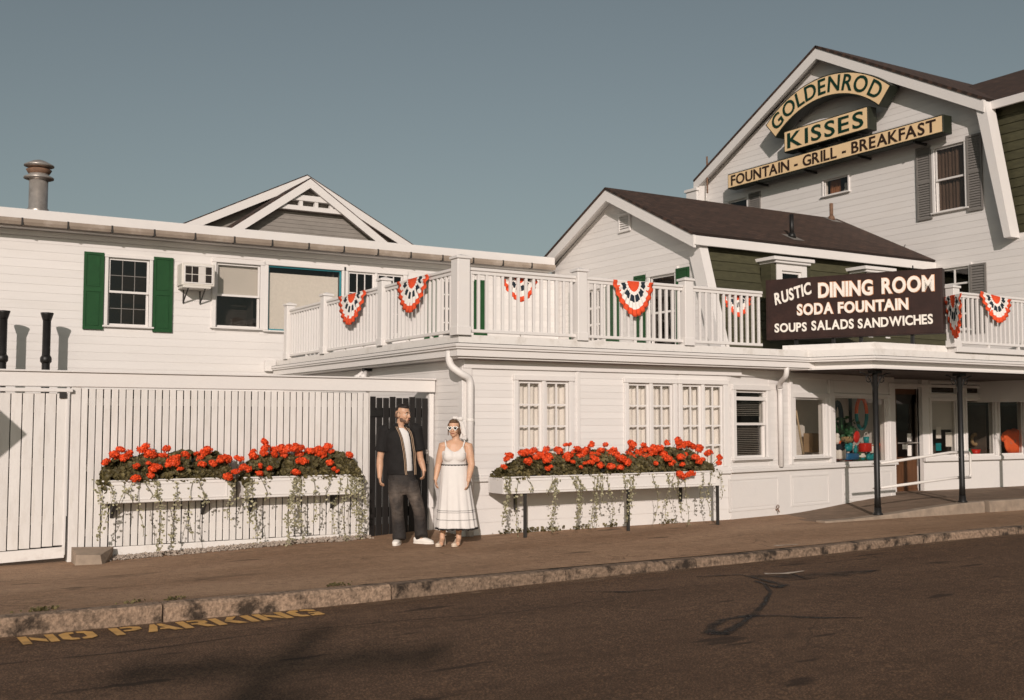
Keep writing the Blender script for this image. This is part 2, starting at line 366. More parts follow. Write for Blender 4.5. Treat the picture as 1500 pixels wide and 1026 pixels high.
def window(th, fr, x0, x1, z0, z1, cols=1, rows=1, sashes='double', y=0.0, casing=.09, cas_mat='white', frame_mat='white', mun_mat=None,
           back='dark', depth=.5, sill=True, mw=.022, sw=.04, glass='glass', label=None, blind=None, head=None):
    """x0..z1: the clear opening inside the casing. sashes: double (hung), single, twin (two side by side)."""
    c = casing; mb = MB(); h = head or c
    mb.bbox(x0-c, x0, y-.034, y+.03, z0, z1); mb.bbox(x1, x1+c, y-.034, y+.03, z0, z1)
    mb.bbox(x0-c-.012, x1+c+.012, y-.042, y+.03, z1, z1+h); mb.bbox(x0-c, x1+c, y-.032, y+.03, z0-c*.7, z0)
    win = part('window', mb, MT[cas_mat], th, fr)
    if label: win['label'] = label
    if sill: part('sill', MB().bbox(x0-c-.03, x1+c+.03, y-.075, y+.02, z0-.035, z0-.002), MT[cas_mat], win, fr)
    def sash(a, b, lo, hi, yy, name='sash'):
        s = part(name, MB().ring(a, b, lo, hi, sw, yy, yy+.035), MT[frame_mat], win, fr)
        gx0, gx1, gz0, gz1 = a+sw, b-sw, lo+sw, hi-sw; pw, ph = (gx1-gx0)/cols, (gz1-gz0)/rows
        for i in range(cols):
            for j in range(rows): pane(win, fr, gx0+i*pw+.002, gx0+(i+1)*pw-.002, gz0+j*ph+.002, gz0+(j+1)*ph-.002, yy+.018, glass)
        for i in range(1, cols): part('muntin', MB().box(gx0+i*pw-mw/2, gx0+i*pw+mw/2, yy+.004, yy+.03, gz0, gz1), MT[mun_mat or frame_mat], win, fr)
        for j in range(1, rows): part('muntin', MB().box(gx0, gx1, yy+.006, yy+.028, gz0+j*ph-mw/2, gz0+j*ph+mw/2), MT[mun_mat or frame_mat], win, fr)
    if sashes == 'double':
        zm = (z0+z1)/2; sash(x0, x1, zm-.02, z1, y+.015); sash(x0, x1, z0, zm+.02, y+.052)
    elif sashes == 'twin':
        xm = (x0+x1)/2; part('mullion', MB().bbox(xm-.03, xm+.03, y-.03, y+.05, z0, z1), MT[frame_mat], win, fr)
        sash(x0, xm-.03, z0, z1, y+.01); sash(xm+.03, x1, z0, z1, y+.01)
    else: sash(x0, x1, z0, z1, y+.015)
    if back == 'dark' or back == 'room':
        mb = MB(); d = depth; e = .004
        for bx in ((x0-.25, x1+.25, y+d, y+d+.02, z0-.2, z1+.2), (x0-.27, x0-.25, y+.15, y+d+.02, z0-.2, z1+.2), (x1+.25, x1+.27, y+.15, y+d+.02, z0-.2, z1+.2),
                   (x0-.25, x1+.25, y+.15, y+d, z1+.2, z1+.22), (x0-.25, x1+.25, y+.15, y+d, z0-.22, z0-.2)): mb.box(*bx)
        part('interior', mb, MT['dark' if back == 'dark' else 'room'], win, fr)
    elif back == 'curtain': part('curtain', curtain_mesh(x0-.02, x1+.02, z0-.02, z1+.02, y+.125), MT['curtain'], win, fr)
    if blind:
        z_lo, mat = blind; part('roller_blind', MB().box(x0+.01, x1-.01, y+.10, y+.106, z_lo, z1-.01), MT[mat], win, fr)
    return win
def shutter(th, fr, x0, x1, z0, z1, mat='green', louvre=False, y=0.0):
    s = part('shutter', MB().ring(x0, x1, z0, z1, .045, y-.05, y-.02), MT[mat], th, fr); zm = (z0+z1)/2+.02
    part('middle_rail', MB().box(x0+.045, x1-.045, y-.049, y-.021, zm-.035, zm+.035), MT[mat], s, fr)
    for a, b in ((z0+.045, zm-.035), (zm+.035, z1-.045)):
        if louvre:
            n = int((b-a)/.055)
            for i in range(n):
                z = a+(i+.5)*(b-a)/n; mb = MB(); hx = (b-a)/n
                mb.prism([(0, 0)], 0, 0) if False else mb.add([(x0+.045, y-.046, z-hx*.55), (x1-.045, y-.046, z-hx*.55), (x1-.045, y-.022, z+hx*.5), (x0+.045, y-.022, z+hx*.5),
                    (x0+.045, y-.040, z-hx*.58), (x1-.045, y-.040, z-hx*.58), (x1-.045, y-.018, z+hx*.44), (x0+.045, y-.018, z+hx*.44)],
                    [(0, 1, 2, 3), (7, 6, 5, 4), (0, 4, 5, 1), (1, 5, 6, 2), (2, 6, 7, 3), (3, 7, 4, 0)])
                part('louvre', mb, MT[mat], s, fr)
        else: part('panel', MB().box(x0+.045, x1-.045, y-.036, y-.021, a, b), MT[mat], s, fr); part('panel', MB().bbox(x0+.075, x1-.075, y-.045, y-.035, a+.03, b-.03, .004), MT[mat], s, fr)
    return s
def hole(w_, m=.0): return (w_[0]-m, w_[1]+m, w_[2]-m, w_[3]+m)
def pxrect(fr, xl, xr, yt, yb, y=0.0):                      # pixel box -> local x0,x1,z0,z1
    a, b = fr.hit(xl, (yt+yb)/2, y)[0], fr.hit(xr, (yt+yb)/2, y)[0]; xm = (xl+xr)/2
    return a, b, fr.z(xm, yb, y), fr.z(xm, yt, y)
# ================================================================== GROUND
def grid(x0, x1, y0, y1, nx, ny, zf):
    mb = MB(); vs = [(x0+(x1-x0)*i/nx, y0+(y1-y0)*j/ny) for j in range(ny+1) for i in range(nx+1)]
    mb.add([(x, y, zf(x, y)) for x, y in vs], [(j*(nx+1)+i, j*(nx+1)+i+1, (j+1)*(nx+1)+i+1, (j+1)*(nx+1)+i) for j in range(ny) for i in range(nx)]); return mb
struct('ground', grid(-400, 400, -400, 400, 2, 2, lambda x, y: -.6), pm('bare_ground', (.12, .10, .07), .95, .3, .2))
struct('road', grid(-70, 90, -14, 10.52, 160, 30, road_z), MT['road'], True)
struct('pavement', grid(-40, 60, 10.65, 15.6, 140, 10, pave_z), MT['pave'], True)
struct('far_pavement', grid(-70, 90, -22, -14, 20, 2, lambda x, y: -.12), MT['pave'])
kerb = struct('kerb', MB().box(-40, 60, 10.54, 10.63, -.5, -.30), MT['granite'])
x = -6.0
while x < 26:
    L = random.uniform(1.9, 2.7); mb = MB(); n = 14; vs = []; fs = []
    prof = [(10.50, -.5), (10.492, -.16), (10.495, -.03), (10.512, -.006), (10.535, 0), (10.66, 0), (10.66, -.5)]
    for i in range(n+1):
        xx = x+.008+(L-.016)*i/n; zk = pave_z(xx, 10.4)
        for k, (yy, zz) in enumerate(prof):
            j = noise.noise(Vector((xx*3.1, k*1.7, x))) ; vs.append((xx, yy+(j*.016 if k in (1, 2, 3, 4) else 0), zk+zz+(j*.012 if k in (2, 3, 4) else 0)))
    m = len(prof)
    for i in range(n):
        for k in range(m-1): fs.append((i*m+k, (i+1)*m+k, (i+1)*m+k+1, i*m+k+1))
    fs += [tuple(range(m)), tuple(range(n*m+m-1, n*m-1, -1))]
    mb.add(vs, fs); part('kerb_stone', mb, MT['granite'], kerb, W0); x += L

# ramp up to the shop door
def ramp_z(x): return pave_z(x, 12.4)+.004 + (.17)*sstep(13.6, 17.4, x)
mb = MB(); n = 40
for i in range(n):
    a, b = 13.3+(26-13.3)*i/n, 13.3+(26-13.3)*(i+1)/n
    mb.add([(a, 12.5, ramp_z(a)), (b, 12.5, ramp_z(b)), (b, 15.6, ramp_z(b)+.02), (a, 15.6, ramp_z(a)+.02)], [(0, 1, 2, 3)])
struct('ramp', mb, pm('worn_ramp_asphalt', (.19, .128, .085), .9, .25, 4, .4, 80), True)
mb = MB()
for a0, a1 in ((13.3, 17.30), (17.44, 26)):
    n = 20; vs = []; fs = []
    for i in range(n+1):
        xx = a0+(a1-a0)*i/n; zt = ramp_z(xx)+.025; zb = pave_z(xx, 12.36)-.1; vs += [(xx, 12.36, zb), (xx, 12.365, zt-.02), (xx, 12.38, zt), (xx, 12.56, zt), (xx, 12.56, zb)]
    for i in range(n):
        for k in range(4): fs.append((i*5+k, i*5+5+k, i*5+6+k, i*5+1+k))
    fs += [(0, 1, 2, 3, 4), tuple(n*5+q for q in (4, 3, 2, 1, 0))]; mb.add(vs, fs)
struct('ramp_kerb', mb, MT['concrete'])

# road paint, seams and tyre marks: thin sheets on the road
def P2(px, py, dz=.0):
    z = -.2
    for _ in range(4): p = ground_hit(px, py, z); z = road_z(p.x, p.y) if p.y < 10.5 else pave_z(p.x, p.y)
    return Vector((p.x, p.y, z+dz))
def ribbon(pxs, wpx, dz, step=14):
    pts = [P2(*p) for p in pxs]; dense = []
    for i in range(len(pts)-1):
        for k in range(step): dense.append((pts[i].lerp(pts[i+1], k/step), wpx[i]+(wpx[i+1]-wpx[i])*k/step))
    dense.append((pts[-1], wpx[-1])); mb = MB(); vs = []
    for i, (p, w_) in enumerate(dense):
        d = dense[min(i+1, len(dense)-1)][0]-dense[max(0, i-1)][0]; d.z = 0; d.normalize(); nr = Vector((-d.y, d.x, 0))
        w2 = w_*(.75+.5*noise.noise(p*4)); off = nr*(.02*noise.noise(p*2.3))
        for s in (-1, 1):
            q = p+nr*(s*w2/2)+off; vs.append((q.x, q.y, (road_z(q.x, q.y) if q.y < 10.5 else pave_z(q.x, q.y))+dz))
    return mb.add(vs, [(2*i, 2*i+1, 2*i+3, 2*i+2) for i in range(len(dense)-1)])
def stain_mat(name, c, dens, scale, soft=.12, edge=True):
    m, t, b = new_mat(name); b.inputs['Base Color'].default_value = (*c, 1); b.inputs['Roughness'].default_value = .8
    tc = nn(t, 'ShaderNodeTexCoord'); n = nn(t, 'ShaderNodeTexNoise', Scale=scale, Detail=6.0, Roughness=.7); t.links.new(tc.outputs['Object'], n.inputs['Vector'])
    al = ramp(t, n.outputs[0], [(.5-dens*.25, (0, 0, 0)), (.5-dens*.25+soft, (.85, .85, .85))]).outputs[0]
    if edge:
        sx = nn(t, 'ShaderNodeSeparateXYZ'); t.links.new(tc.outputs['UV'], sx.inputs[0])
        al = mixc(t, al, ramp(t, sx.outputs['Y'], [(.02, (0, 0, 0)), (.35, (1, 1, 1)), (.65, (1, 1, 1)), (.98, (0, 0, 0))]).outputs[0], 1.0, 'MULTIPLY')
    t.links.new(al, b.inputs['Alpha']); return m
MT['seam'] = stain_mat('tar_seam_line', (.010, .008, .006), .6, 6)
MT['skid'] = stain_mat('tyre_rubber', (.016, .012, .009), 1.15, 5, .35)
MT['oil'] = stain_mat('oil_stain', (.012, .010, .008), .7, 3, .35)
MT['worn'] = stain_mat('worn_pale_paint', (.60, .50, .40), 1.0, 6, .3)
MT['ring'] = stain_mat('tar_ring_line', (.02, .014, .01), .1, 6, .3, False)
def decal(name, mb, mat):
    o = struct(name, mb, mat); uv = o.data.uv_layers.new(name='uv')
    for lp in o.data.loops: uv.data[lp.index].uv = (0, lp.vertex_index % 2)
    return o
MT['grit'] = stain_mat('gutter_grit', (.24, .15, .09), .55, 3.5, .35)
mb = MB(); vs = []
for i in range(161):
    xx = -6+i*.2; wd = .30+.14*noise.noise(Vector((xx*1.3, 3, 0)))
    for yy in (10.62, 10.50-wd): vs.append((xx, yy, road_z(xx, yy)+.004))
decal('gutter_grit', mb.add(vs, [(2*i, 2*i+1, 2*i+3, 2*i+2) for i in range(160)]), MT['grit'])
decal('tar_seam', ribbon([(-60, 979), (0, 974), (200, 954), (370, 931), (560, 912), (760, 897), (900, 876)], [.035, .035, .05, .03, .035, .03, .015], .004), MT['seam'])
decal('tar_seam', ribbon([(150, 950), (260, 935), (370, 922), (470, 912)], [.015, .02, .02, .01], .004), MT['seam'])
loop = [(1120, 856), (1128, 868), (1122, 882), (1105, 899), (1080, 918), (1056, 930), (1042, 928), (1042, 918), (1060, 909), (1095, 903), (1140, 903), (1200, 906), (1262, 905)]
decal('tyre_mark', ribbon(loop, [.08, .09, .10, .14, .2, .24, .24, .22, .18, .17, .17, .17, .08], .004), MT['skid'])
decal('tyre_mark', ribbon([(1020, 846), (1085, 843), (1150, 858), (1140, 862), (1105, 852)], [.08, .12, .2, .2, .08], .008), MT['skid'])
decal('oil_stain', ribbon([(1100, 845), (1170, 846), (1240, 841), (1290, 836)], [.3, .7, .6, .1], .006), MT['oil'])
decal('oil_stain', ribbon([(850, 868), (920, 868), (980, 863)], [.05, .22, .05], .006), MT['oil'])
decal('paint_patch', ribbon([(1120, 842), (1150, 842), (1178, 838)], [.22, .2, .1], .014), MT['worn'])
decal('paint_patch', ribbon([(1135, 800), (1168, 798)], [.14, .12], .006), MT['worn'])
cc = P2(838, 818); decal('patch_outline', MB().add([(cc.x+r*math.cos(a*math.pi/24)*1.0, cc.y+r*.9*math.sin(a*math.pi/24), pave_z(cc.x, cc.y+r*.9*math.sin(a*math.pi/24))+.006) for a in range(48) for r in (.52+.02*math.sin(a), .545+.02*math.sin(a))],
      [(2*a, 2*a+1, (2*a+3) % 96, (2*a+2) % 96) for a in range(48)]), MT['ring'])
# NO PARKING, stencilled: each letter from flat bars with stencil bridges
ST = {'N': [[(0,0),(.24,0),(.24,1),(0,1)], [(.28,.86),(.28,.5),(.66,.04),(.66,.46)], [(.70,0),(.94,0),(.94,1),(.70,1)]],
      'O': [[(.42,0),(.2,0),(0,.2),(0,.8),(.2,1),(.42,1),(.42,.8),(.26,.72),(.26,.28),(.42,.2)], [(.50,0),(.72,0),(.92,.2),(.92,.8),(.72,1),(.50,1),(.50,.8),(.66,.72),(.66,.28),(.50,.2)]],
      'P': [[(0,0),(.25,0),(.25,1),(0,1)], [(.32,1),(.62,1),(.85,.86),(.85,.56),(.62,.4),(.32,.4),(.32,.58),(.54,.58),(.6,.64),(.6,.76),(.54,.82),(.32,.82)]],
      'A': [[(0,0),(.26,0),(.46,.7),(.46,1),(.33,1)], [(.52,1),(.66,1),(1,0),(.74,0),(.66,.24),(.40,.24),(.46,.42),(.6,.42),(.52,.7)]],
      'R': [[(0,0),(.25,0),(.25,1),(0,1)], [(.32,1),(.64,1),(.85,.88),(.85,.6),(.7,.46),(.9,0),(.63,0),(.45,.42),(.32,.42),(.32,.58),(.54,.6),(.6,.66),(.6,.76),(.54,.82),(.32,.82)]],
      'K': [[(0,0),(.25,0),(.25,1),(0,1)], [(.32,.46),(.60,1),(.88,1),(.58,.54),(.9,0),(.6,0),(.32,.40)]],
      'I': [[(0,0),(.26,0),(.26,1),(0,1)]],
      'G': [[(.42,0),(.2,0),(0,.2),(0,.8),(.2,1),(.42,1),(.42,.8),(.26,.72),(.26,.28),(.42,.2)], [(.50,1),(.74,1),(.92,.84),(.92,.66),(.68,.66),(.66,.74),(.5,.8)], [(.50,0),(.92,0),(.92,.5),(.56,.5),(.56,.34),(.68,.34),(.68,.2),(.50,.2)]]}
word = 'NO PARKING'; adv = {'I': .38, ' ': .34, 'P': .86, 'R': .98, 'K': .98, 'A': 1.06}; tot = sum(adv.get(c, 1.04) for c in word)-.10
pa, pb = P2(34, 946), P2(478, 901); ux = Vector((pb.x-pa.x, pb.y-pa.y, 0)); W_ = ux.length; ux.normalize(); uy = Vector((-ux.y, ux.x, 0)); cw = W_/tot; H_ = .385; cx = 0
sgn = thing('road_lettering', 'yellow stencilled NO PARKING lettering painted on the road along the kerb', 'road marking', (pa.x, pa.y, road_z(pa.x, pa.y)))
for ch in word:
    if ch != ' ':
        mb = MB()
        for pg in ST[ch]:
            bm = bmesh.new(); vs = []
            for (u, v) in pg:
                q = pa+ux*((cx+u)*cw)+uy*(v*H_); vs.append(bm.verts.new((q.x, q.y, road_z(q.x, q.y)+.008)))
            bm.faces.new(vs); bmesh.ops.triangulate(bm, faces=bm.faces[:]); bm.verts.index_update()
            mb.add([v.co.copy() for v in bm.verts], [tuple(v.index for v in f.verts) for f in bm.faces]); bm.free()
        part('letter', mb, MT['yellow'], sgn, W0)
    cx += adv.get(ch, 1.04)
p = P2(48, 1030); tag(part('road_stripe', MB().add([(p.x-.12, p.y-.5, road_z(p.x, p.y)+.008), (p.x+.05, p.y-.5, road_z(p.x, p.y)+.008), (p.x+.05, p.y+.03, road_z(p.x, p.y)+.006), (p.x-.12, p.y+.03, road_z(p.x, p.y)+.006)], [(0, 1, 2, 3)]), MT['yellow']),
    'end of a yellow painted stripe at the bottom edge of the road', 'road marking')

# ================================================================== WHITE ANNEX (upper storey seen over the fence)
ax = thing('clapboard_annex', 'long white clapboard building behind the slat fence with green shutters', 'building', (4, 21, -.1))
aw1 = (4.0, 4.74, 3.36, 4.62); aw2 = (6.0, 6.88, 3.42, 4.68); aw3 = (7.04, 8.60, 3.40, 4.70); aw4 = (8.74, 10.0, 3.42, 4.70); aw5 = (10.95, 11.62, 3.42, 4.68)
ah = [hole(h_) for h_ in (aw1, aw2, aw3, aw4, aw5)]
holed_wall(ax, ANNEX, -6, 13.98, -.1, 5.0, ah)
siding(ax, ANNEX, [(-6, 1.97), (13.96, 1.97), (13.96, 4.93), (-6, 4.93)], .148, ah)
part('wall_cladding', MB().box(-6, 13.96, -.012, .004, -.1, 1.968), MT['white'], ax, ANNEX)
window(ax, ANNEX, *aw1, cols=3, rows=2, glass='glassd', mw=.012, casing=.06, mun_mat='greyshut', back='room')
window(ax, ANNEX, *aw2, blind=(4.08, 'shade'), glass='glass', casing=.08)
window(ax, ANNEX, *aw3, sashes='single', frame_mat='teal', blind=None, casing=.08, sw=.03)
part('roller_blind', MB().box(aw3[0]+.04, aw3[1]-.05, .062, .068, aw3[2], aw3[3]-.14), MT['bwhite'], ax, ANNEX)
window(ax, ANNEX, *aw4, cols=3, rows=3, glass='glassd', sashes='twin', mw=.02, back='room')
window(ax, ANNEX, *aw5, cols=2, rows=2, glass='glassd', mw=.03)
shutter(ax, ANNEX, 3.57, 3.92, 3.27, 4.69); shutter(ax, ANNEX, 4.81, 5.17, 3.27, 4.69)
shutter(ax, ANNEX, 10.5, 10.83, 3.3, 4.72); shutter(ax, ANNEX, 11.72, 12.05, 3.3, 4.72)
part('fascia', MB().bbox(-6, 13.66, -.34, -.29, 5.10, 5.32, .01), MT['white'], ax, ANNEX)
part('soffit', MB().box(-6, 13.66, -.288, .0, 5.0, 5.04), MT['white'], ax, ANNEX)
part('frieze', MB().bbox(-6, 13.9, -.06, -.02, 4.9, 4.998), MT['white'], ax, ANNEX)
mb = MB(); gp = [(0, 0), (-.02, -.04), (-.05, -.075), (-.09, -.075), (-.115, -.04), (-.12, 0), (-.105, 0), (-.095, -.04), (-.08, -.062), (-.055, -.062), (-.03, -.035), (-.015, 0)]
vs = [(xx, -.345+y_, 5.13+z_*1.5) for xx in (-6, 13.6) for y_, z_ in gp]; k = len(gp)
mb.add(vs, [(i, (i+1) % k, k+(i+1) % k, k+i) for i in range(k)] + [tuple(range(k-1, -1, -1)), tuple(range(k, 2*k))])
gu = part('gutter', mb, MT['gutter'], ax, ANNEX)
for i in range(26): part('gutter_strap', MB().box(-5.8+i*.75, -5.77+i*.75, -.468, -.35, 5.01, 5.137), MT['leg'], gu, ANNEX)
roof_slab('roof', [(-6, 20.72, 5.31), (13.64, 20.72, 5.31), (13.64, 27, 6.45), (-6, 27, 6.45)], .06, ax, 'shingle')
part('utility_box', MB().bbox(6.98, 7.2, -.1, -.017, 2.58, 2.80), MT['white'], ax, ANNEX)
# metal flue and the two vent pipes
fl = thing('metal_flue', 'round galvanised metal flue with a double rain cap on the annex roof', 'flue', (2.93, 22.2, 5.56))
part('pipe', MB().lathe([(.19, -.05), (.19, .05), (.17, .06), (.17, .62)], n=24), MT['steel'], fl, WM[fl], True)
part('collar', MB().lathe([(.18, .60), (.27, .63), (.27, .655), (.18, .70), (.18, .72)], n=24), MT['steel'], fl, WM[fl], True)
part('vent_band', MB().lathe([(.15, .70), (.19, .73), (.23, .80), (.15, .83)], n=24), MT['rust'], fl, WM[fl], True)
part('rain_cap', MB().lathe([(.18, .84), (.27, .87), (.27, .89), (.12, .97), (.02, 1.0)], n=24), MT['steel'], fl, WM[fl], True)
for k, (px, lab) in enumerate(((68, 'black vent pipe with a flared top beyond the fence, nearer the green shutters'), (4, 'black vent pipe with a wide clamp cut by the left edge of the picture'))):
    xx = Frame((0, 20.45, 0)).x(px, 500); t = thing('vent_pipe', lab, 'pipe', (xx, 20.45, -.1), 0, 'vent pipes beyond the fence')
    part('pipe', MB().lathe([(.068, 0), (.068, 3.44)], n=16), MT['iron'], t, WM[t], True)
    part('flared_top', MB().lathe([(.068, 3.44), (.078, 3.47), (.086, 3.50), (.105, 3.56), (.11, 3.585), (.07, 3.59)], n=16), MT['iron'], t, WM[t], True)
    part('clamp', MB().lathe([(.07, 2.70), (.095, 2.73), (.095, 2.80), (.07, 2.84)], n=16), MT['iron'], t, WM[t], True)
# air conditioner
ac = thing('air_conditioner', 'boxy beige air conditioner on brackets between two annex windows', 'air conditioner', (5.57, 21, 4.16))
AF = Frame((5.57, 20.985, 4.16))
part('casing', MB().bbox(-.32, .30, -.36, .0, -.01, .41, .012), MT['beige'], ac, AF)
part('grille', MB().ring(-.28, .26, .03, .38, .02, -.372, -.361), MT['white'], ac, AF)
for i in range(4):
    for j in range(2): part('grille_panel', MB().box(-.25+i*.125, -.14+i*.125, -.367, -.3605, .055+j*.155, .195+j*.155), MT['dark' if i != 2 else 'shade'], ac, AF)
part('shelf', MB().bbox(-.30, .22, -.40, 0, -.06, -.012), MT['beige'], ac, AF)
for xx in (-.2, .12):
    part('bracket', MB().tube([(xx, -.36, -.07), (xx, -.02, -.30)], .014, 8).tube([(xx, -.012, -.07), (xx, -.012, -.32)], .012, 8), MT['leg'], ac, AF)

# grey gables on the annex roof
def grey_gable(label, x0, x1, xa, yy, zb, za, back, deco):
    t = thing('grey_gable', label, 'gable', ((x0+x1)/2, yy, zb-.2)); fr = Frame((0, yy, 0))
    ov = .16
    part('wall', MB().prism([(x0+.1, zb-.45), (x1-.1, zb-.45), (x1-.1, zb+.02), (xa, za-.12), (x0+.1, zb+.02)], .005, .1), MT['greywood'], t, fr)
    siding(t, fr, [(x0+.12, zb-.4), (x1-.12, zb-.4), (x1-.12, zb), (xa, za-.14), (x0+.12, zb)], .09, [], 'greywood', 0.0, .012)
    for s, xe in ((-1, x0), (1, x1)):
        sl = (za-zb)/abs(xa-xe); ex = xe+s*.12; ez = zb-.12*sl
        pg = [(xa, za), (xa, za-.20), (ex, ez-.20), (ex, ez)]
        part('rake_board', MB().prism(pg, -.26, -.2), MT['white'], t, fr)
        a, b, c, d = (ex, yy-.25, ez+.03), (ex, yy+back, ez+.03), (xa, yy+back, za+.03), (xa, yy-.25, za+.03)
        roof_slab('roof', [a, b, c, d] if s < 0 else [b, a, d, c], .05, t)
        part('soffit', MB().prism([(xa, za-.10), (xa, za-.13), (ex, ez-.13), (ex, ez-.10)], -.2, 0), MT['white'], t, fr)
    if deco:
        zc = zb+(za-zb)*.46; hw = (xa-x0)*.46
        part('collar_beam', MB().prism([(xa-hw, zc), (xa+hw, zc), (xa+hw-.12, zc+.1), (xa-hw+.12, zc+.1)], -.19, -.05), MT['white'], t, fr)
        part('collar_beam', MB().prism([(xa-hw+.25, zc+.22), (xa+hw-.25, zc+.22), (xa+hw-.36, zc+.34), (xa-hw+.36, zc+.34)], -.19, -.05), MT['white'], t, fr)
        for i in range(4): xx = xa-hw+.3+i*(2*hw-.6)/3; part('baluster', MB().box(xx-.04, xx+.04, -.17, -.07, zc+.1, zc+.22), MT['white'], t, fr)
grey_gable('small grey clapboard gable with white rakes and a white collar brace in front', 6.74, 10.52, 8.56, 23.0, 5.64, 6.95, 1.6, True)
grey_gable('wide grey clapboard gable with white rakes behind the braced one', 6.15, 12.0, 9.12, 24.7, 5.94, 7.42, 3.0, False)

# ================================================================== SLAT FENCE AND GATES
fe = thing('slat_fence', 'white vertical slat fence with a deep top beam carrying two flower boxes', 'fence', (4.4, 14.4, -.1))
part('top_beam', MB().bbox(-3.0, 7.36, -.07, .09, 2.02, 2.20, .008), MT['white'], fe, FENCE)
part('beam_cap', MB().bbox(-3.0, 7.36, -.10, .12, 2.20, 2.222, .004), MT['white'], fe, FENCE)
xp = FENCE.x(103), FENCE.x(117)
part('post', MB().bbox(xp[0], xp[1], -.05, .09, -.16, 2.02), MT['picket'], fe, FENCE)
xg0, xg1 = FENCE.x(540), FENCE.x(634)
part('post', MB().bbox(xg0-.005, xg0+.0, -.045, .09, -.1, 2.02, .001), MT['picket'], fe, FENCE)
part('post', MB().bbox(xg1-.07, 7.36, -.03, .09, -.05, 2.0), MT['white'], fe, FENCE)
n = 43; pit = (xg0-.006-xp[1])/n
pk = MB().bbox(.007, pit-.007, -.034, -.012, 0, 1.965, .004).mesh('picket', MT['picket'])
for i in range(n):
    g = part('picket', pk, None, fe, FENCE.M @ T(xp[1]+i*pit+random.uniform(-.002, .002), random.uniform(-.003, .003), .035+random.uniform(-.006, .004)))
for z_ in (.22, 1.02, 1.84): part('rail', MB().box(xp[1], xg0-.006, -.006, .05, z_-.045, z_+.045), MT['picket'], fe, FENCE)
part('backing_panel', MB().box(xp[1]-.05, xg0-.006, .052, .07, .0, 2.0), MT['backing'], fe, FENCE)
part('kick_board', MB().bbox(xp[1], xg0, -.04, .02, -.14, .028), MT['grimy'], fe, FENCE)
# sliding gate at the left
sg = thing('sliding_gate', 'white sliding gate of wide vertical boards at the left edge', 'gate', (1.2, 14.33, -.12)); SG = Frame((0, 14.36, 0))
xe = SG.x(98); nb = 24; pit = .128
for i in range(nb):
    a = xe-(i+1)*pit; zb = -.005-.075*(xe-a)/.9*.6; part('board', MB().bbox(a+.006, a+pit-.006, -.03, -.005, max(zb, -.16)+.1, 1.94, .004), MT['picket'], sg, SG)
part('bottom_rail', MB().prism([(xe, -.06), (xe, .07), (xe-3.0, -.02), (xe-3.0, -.15)], -.04, -.006+.03), MT['grimy'], sg, SG)
for z_ in (.4, 1.1, 1.75): part('rail', MB().box(xe-3.0, xe, .0, .03, z_-.05, z_+.05), MT['picket'], sg, SG)
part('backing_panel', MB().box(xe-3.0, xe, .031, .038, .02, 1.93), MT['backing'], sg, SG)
part('end_stile', MB().bbox(xe-.02, xe+.012, -.036, .03, -.03, 1.94, .004), MT['white'], sg, SG)
part('track_hanger', MB().box(xe-.1, xe-.02, -.06, -.035, 1.88, 1.96), MT['leg'], sg, SG)
part('track', MB().bbox(xe-3.0, xe+.05, -.075, .0, 1.955, 2.0, .004), MT['white'], sg, SG)
# black gate behind the man
bgt = thing('plank_gate', 'black plank gate standing behind the man', 'gate', (6.8, 14.4, -.06)); n = 9; x0, x1 = xg0+.01, xg1-.08; pit = (x1-x0)/n
for i in range(n): part('plank', MB().bbox(x0+i*pit+.008, x0+(i+1)*pit-.008, -.01, .015, -.04, 1.95-.02*abs(math.sin(i*2.1)), .004), MT['black'], bgt, FENCE)
for z_ in (.3, 1.72): part('batten', MB().bbox(x0, x1, .016, .05, z_-.07, z_+.07), MT['black'], bgt, FENCE)
part('hinge', MB().bbox(x0, x0+.2, -.03, -.012, 1.66, 1.76, .004), MT['iron'], bgt, FENCE)
lt = FENCE.hit(629, 669, -.03); part('latch', MB().tube([(lt[0]-.03, -.035, lt[1]+.09), (lt[0]-.05, -.07, lt[1]+.06), (lt[0]-.05, -.07, lt[1]-.06), (lt[0]-.03, -.035, lt[1]-.09)], .012, 8).box(lt[0]-.05, lt[0]-.01, -.03, -.011, lt[1]-.1, lt[1]+.1), MT['steel'], bgt, FENCE)
# concrete footing, gravel
cb = MB(); a = [ground_hit(*q, -.11) for q in ((100, 826), (142, 834), (156, 818), (104, 812))]
cb.add([(2.36, 13.95, -.16), (2.66, 13.86, -.16), (2.84, 14.28, -.16), (2.38, 14.34, -.16), (2.38, 14.0, .0), (2.64, 13.92, -.01), (2.86, 14.26, .045), (2.38, 14.34, .06)],
       [(3, 2, 1, 0), (4, 5, 6, 7), (0, 1, 5, 4), (1, 2, 6, 5), (2, 3, 7, 6), (3, 0, 4, 7)])
tag(part('footing_block', cb, MT['concrete']), 'weathered concrete footing block at the foot of the gate post', 'block')
mb = MB()
for i in range(1500):
    xx = random.uniform(2.75, 6.3); d = random.random()**1.5; yy = 14.33-d*.30*(.75+.4*noise.noise(Vector((xx*2, 0, 0)))); r = random.uniform(.012, .03)
    c = Vector((xx, yy, pave_z(xx, yy)+r*.3+(.03*(1-d)))); q = [Vector((random.uniform(.6, 1)*r*sx, random.uniform(.6, 1)*r*sy, random.uniform(.4, .8)*r*sz)) for sx, sy, sz in ((1,0,0),(0,1,0),(-1,0,0),(0,-1,0),(0,0,1),(0,0,-1))]
    a = random.random()*6.28; R_ = Matrix.Rotation(a, 3, 'Z'); mb.add([c+R_ @ v for v in q], [(0,1,4),(1,2,4),(2,3,4),(3,0,4),(1,0,5),(2,1,5),(3,2,5),(0,3,5)])
g = part('gravel', mb, MT['stone']); g['kind'] = 'stuff'; tag(g, 'strip of loose pebbles along the foot of the slat fence', 'gravel')

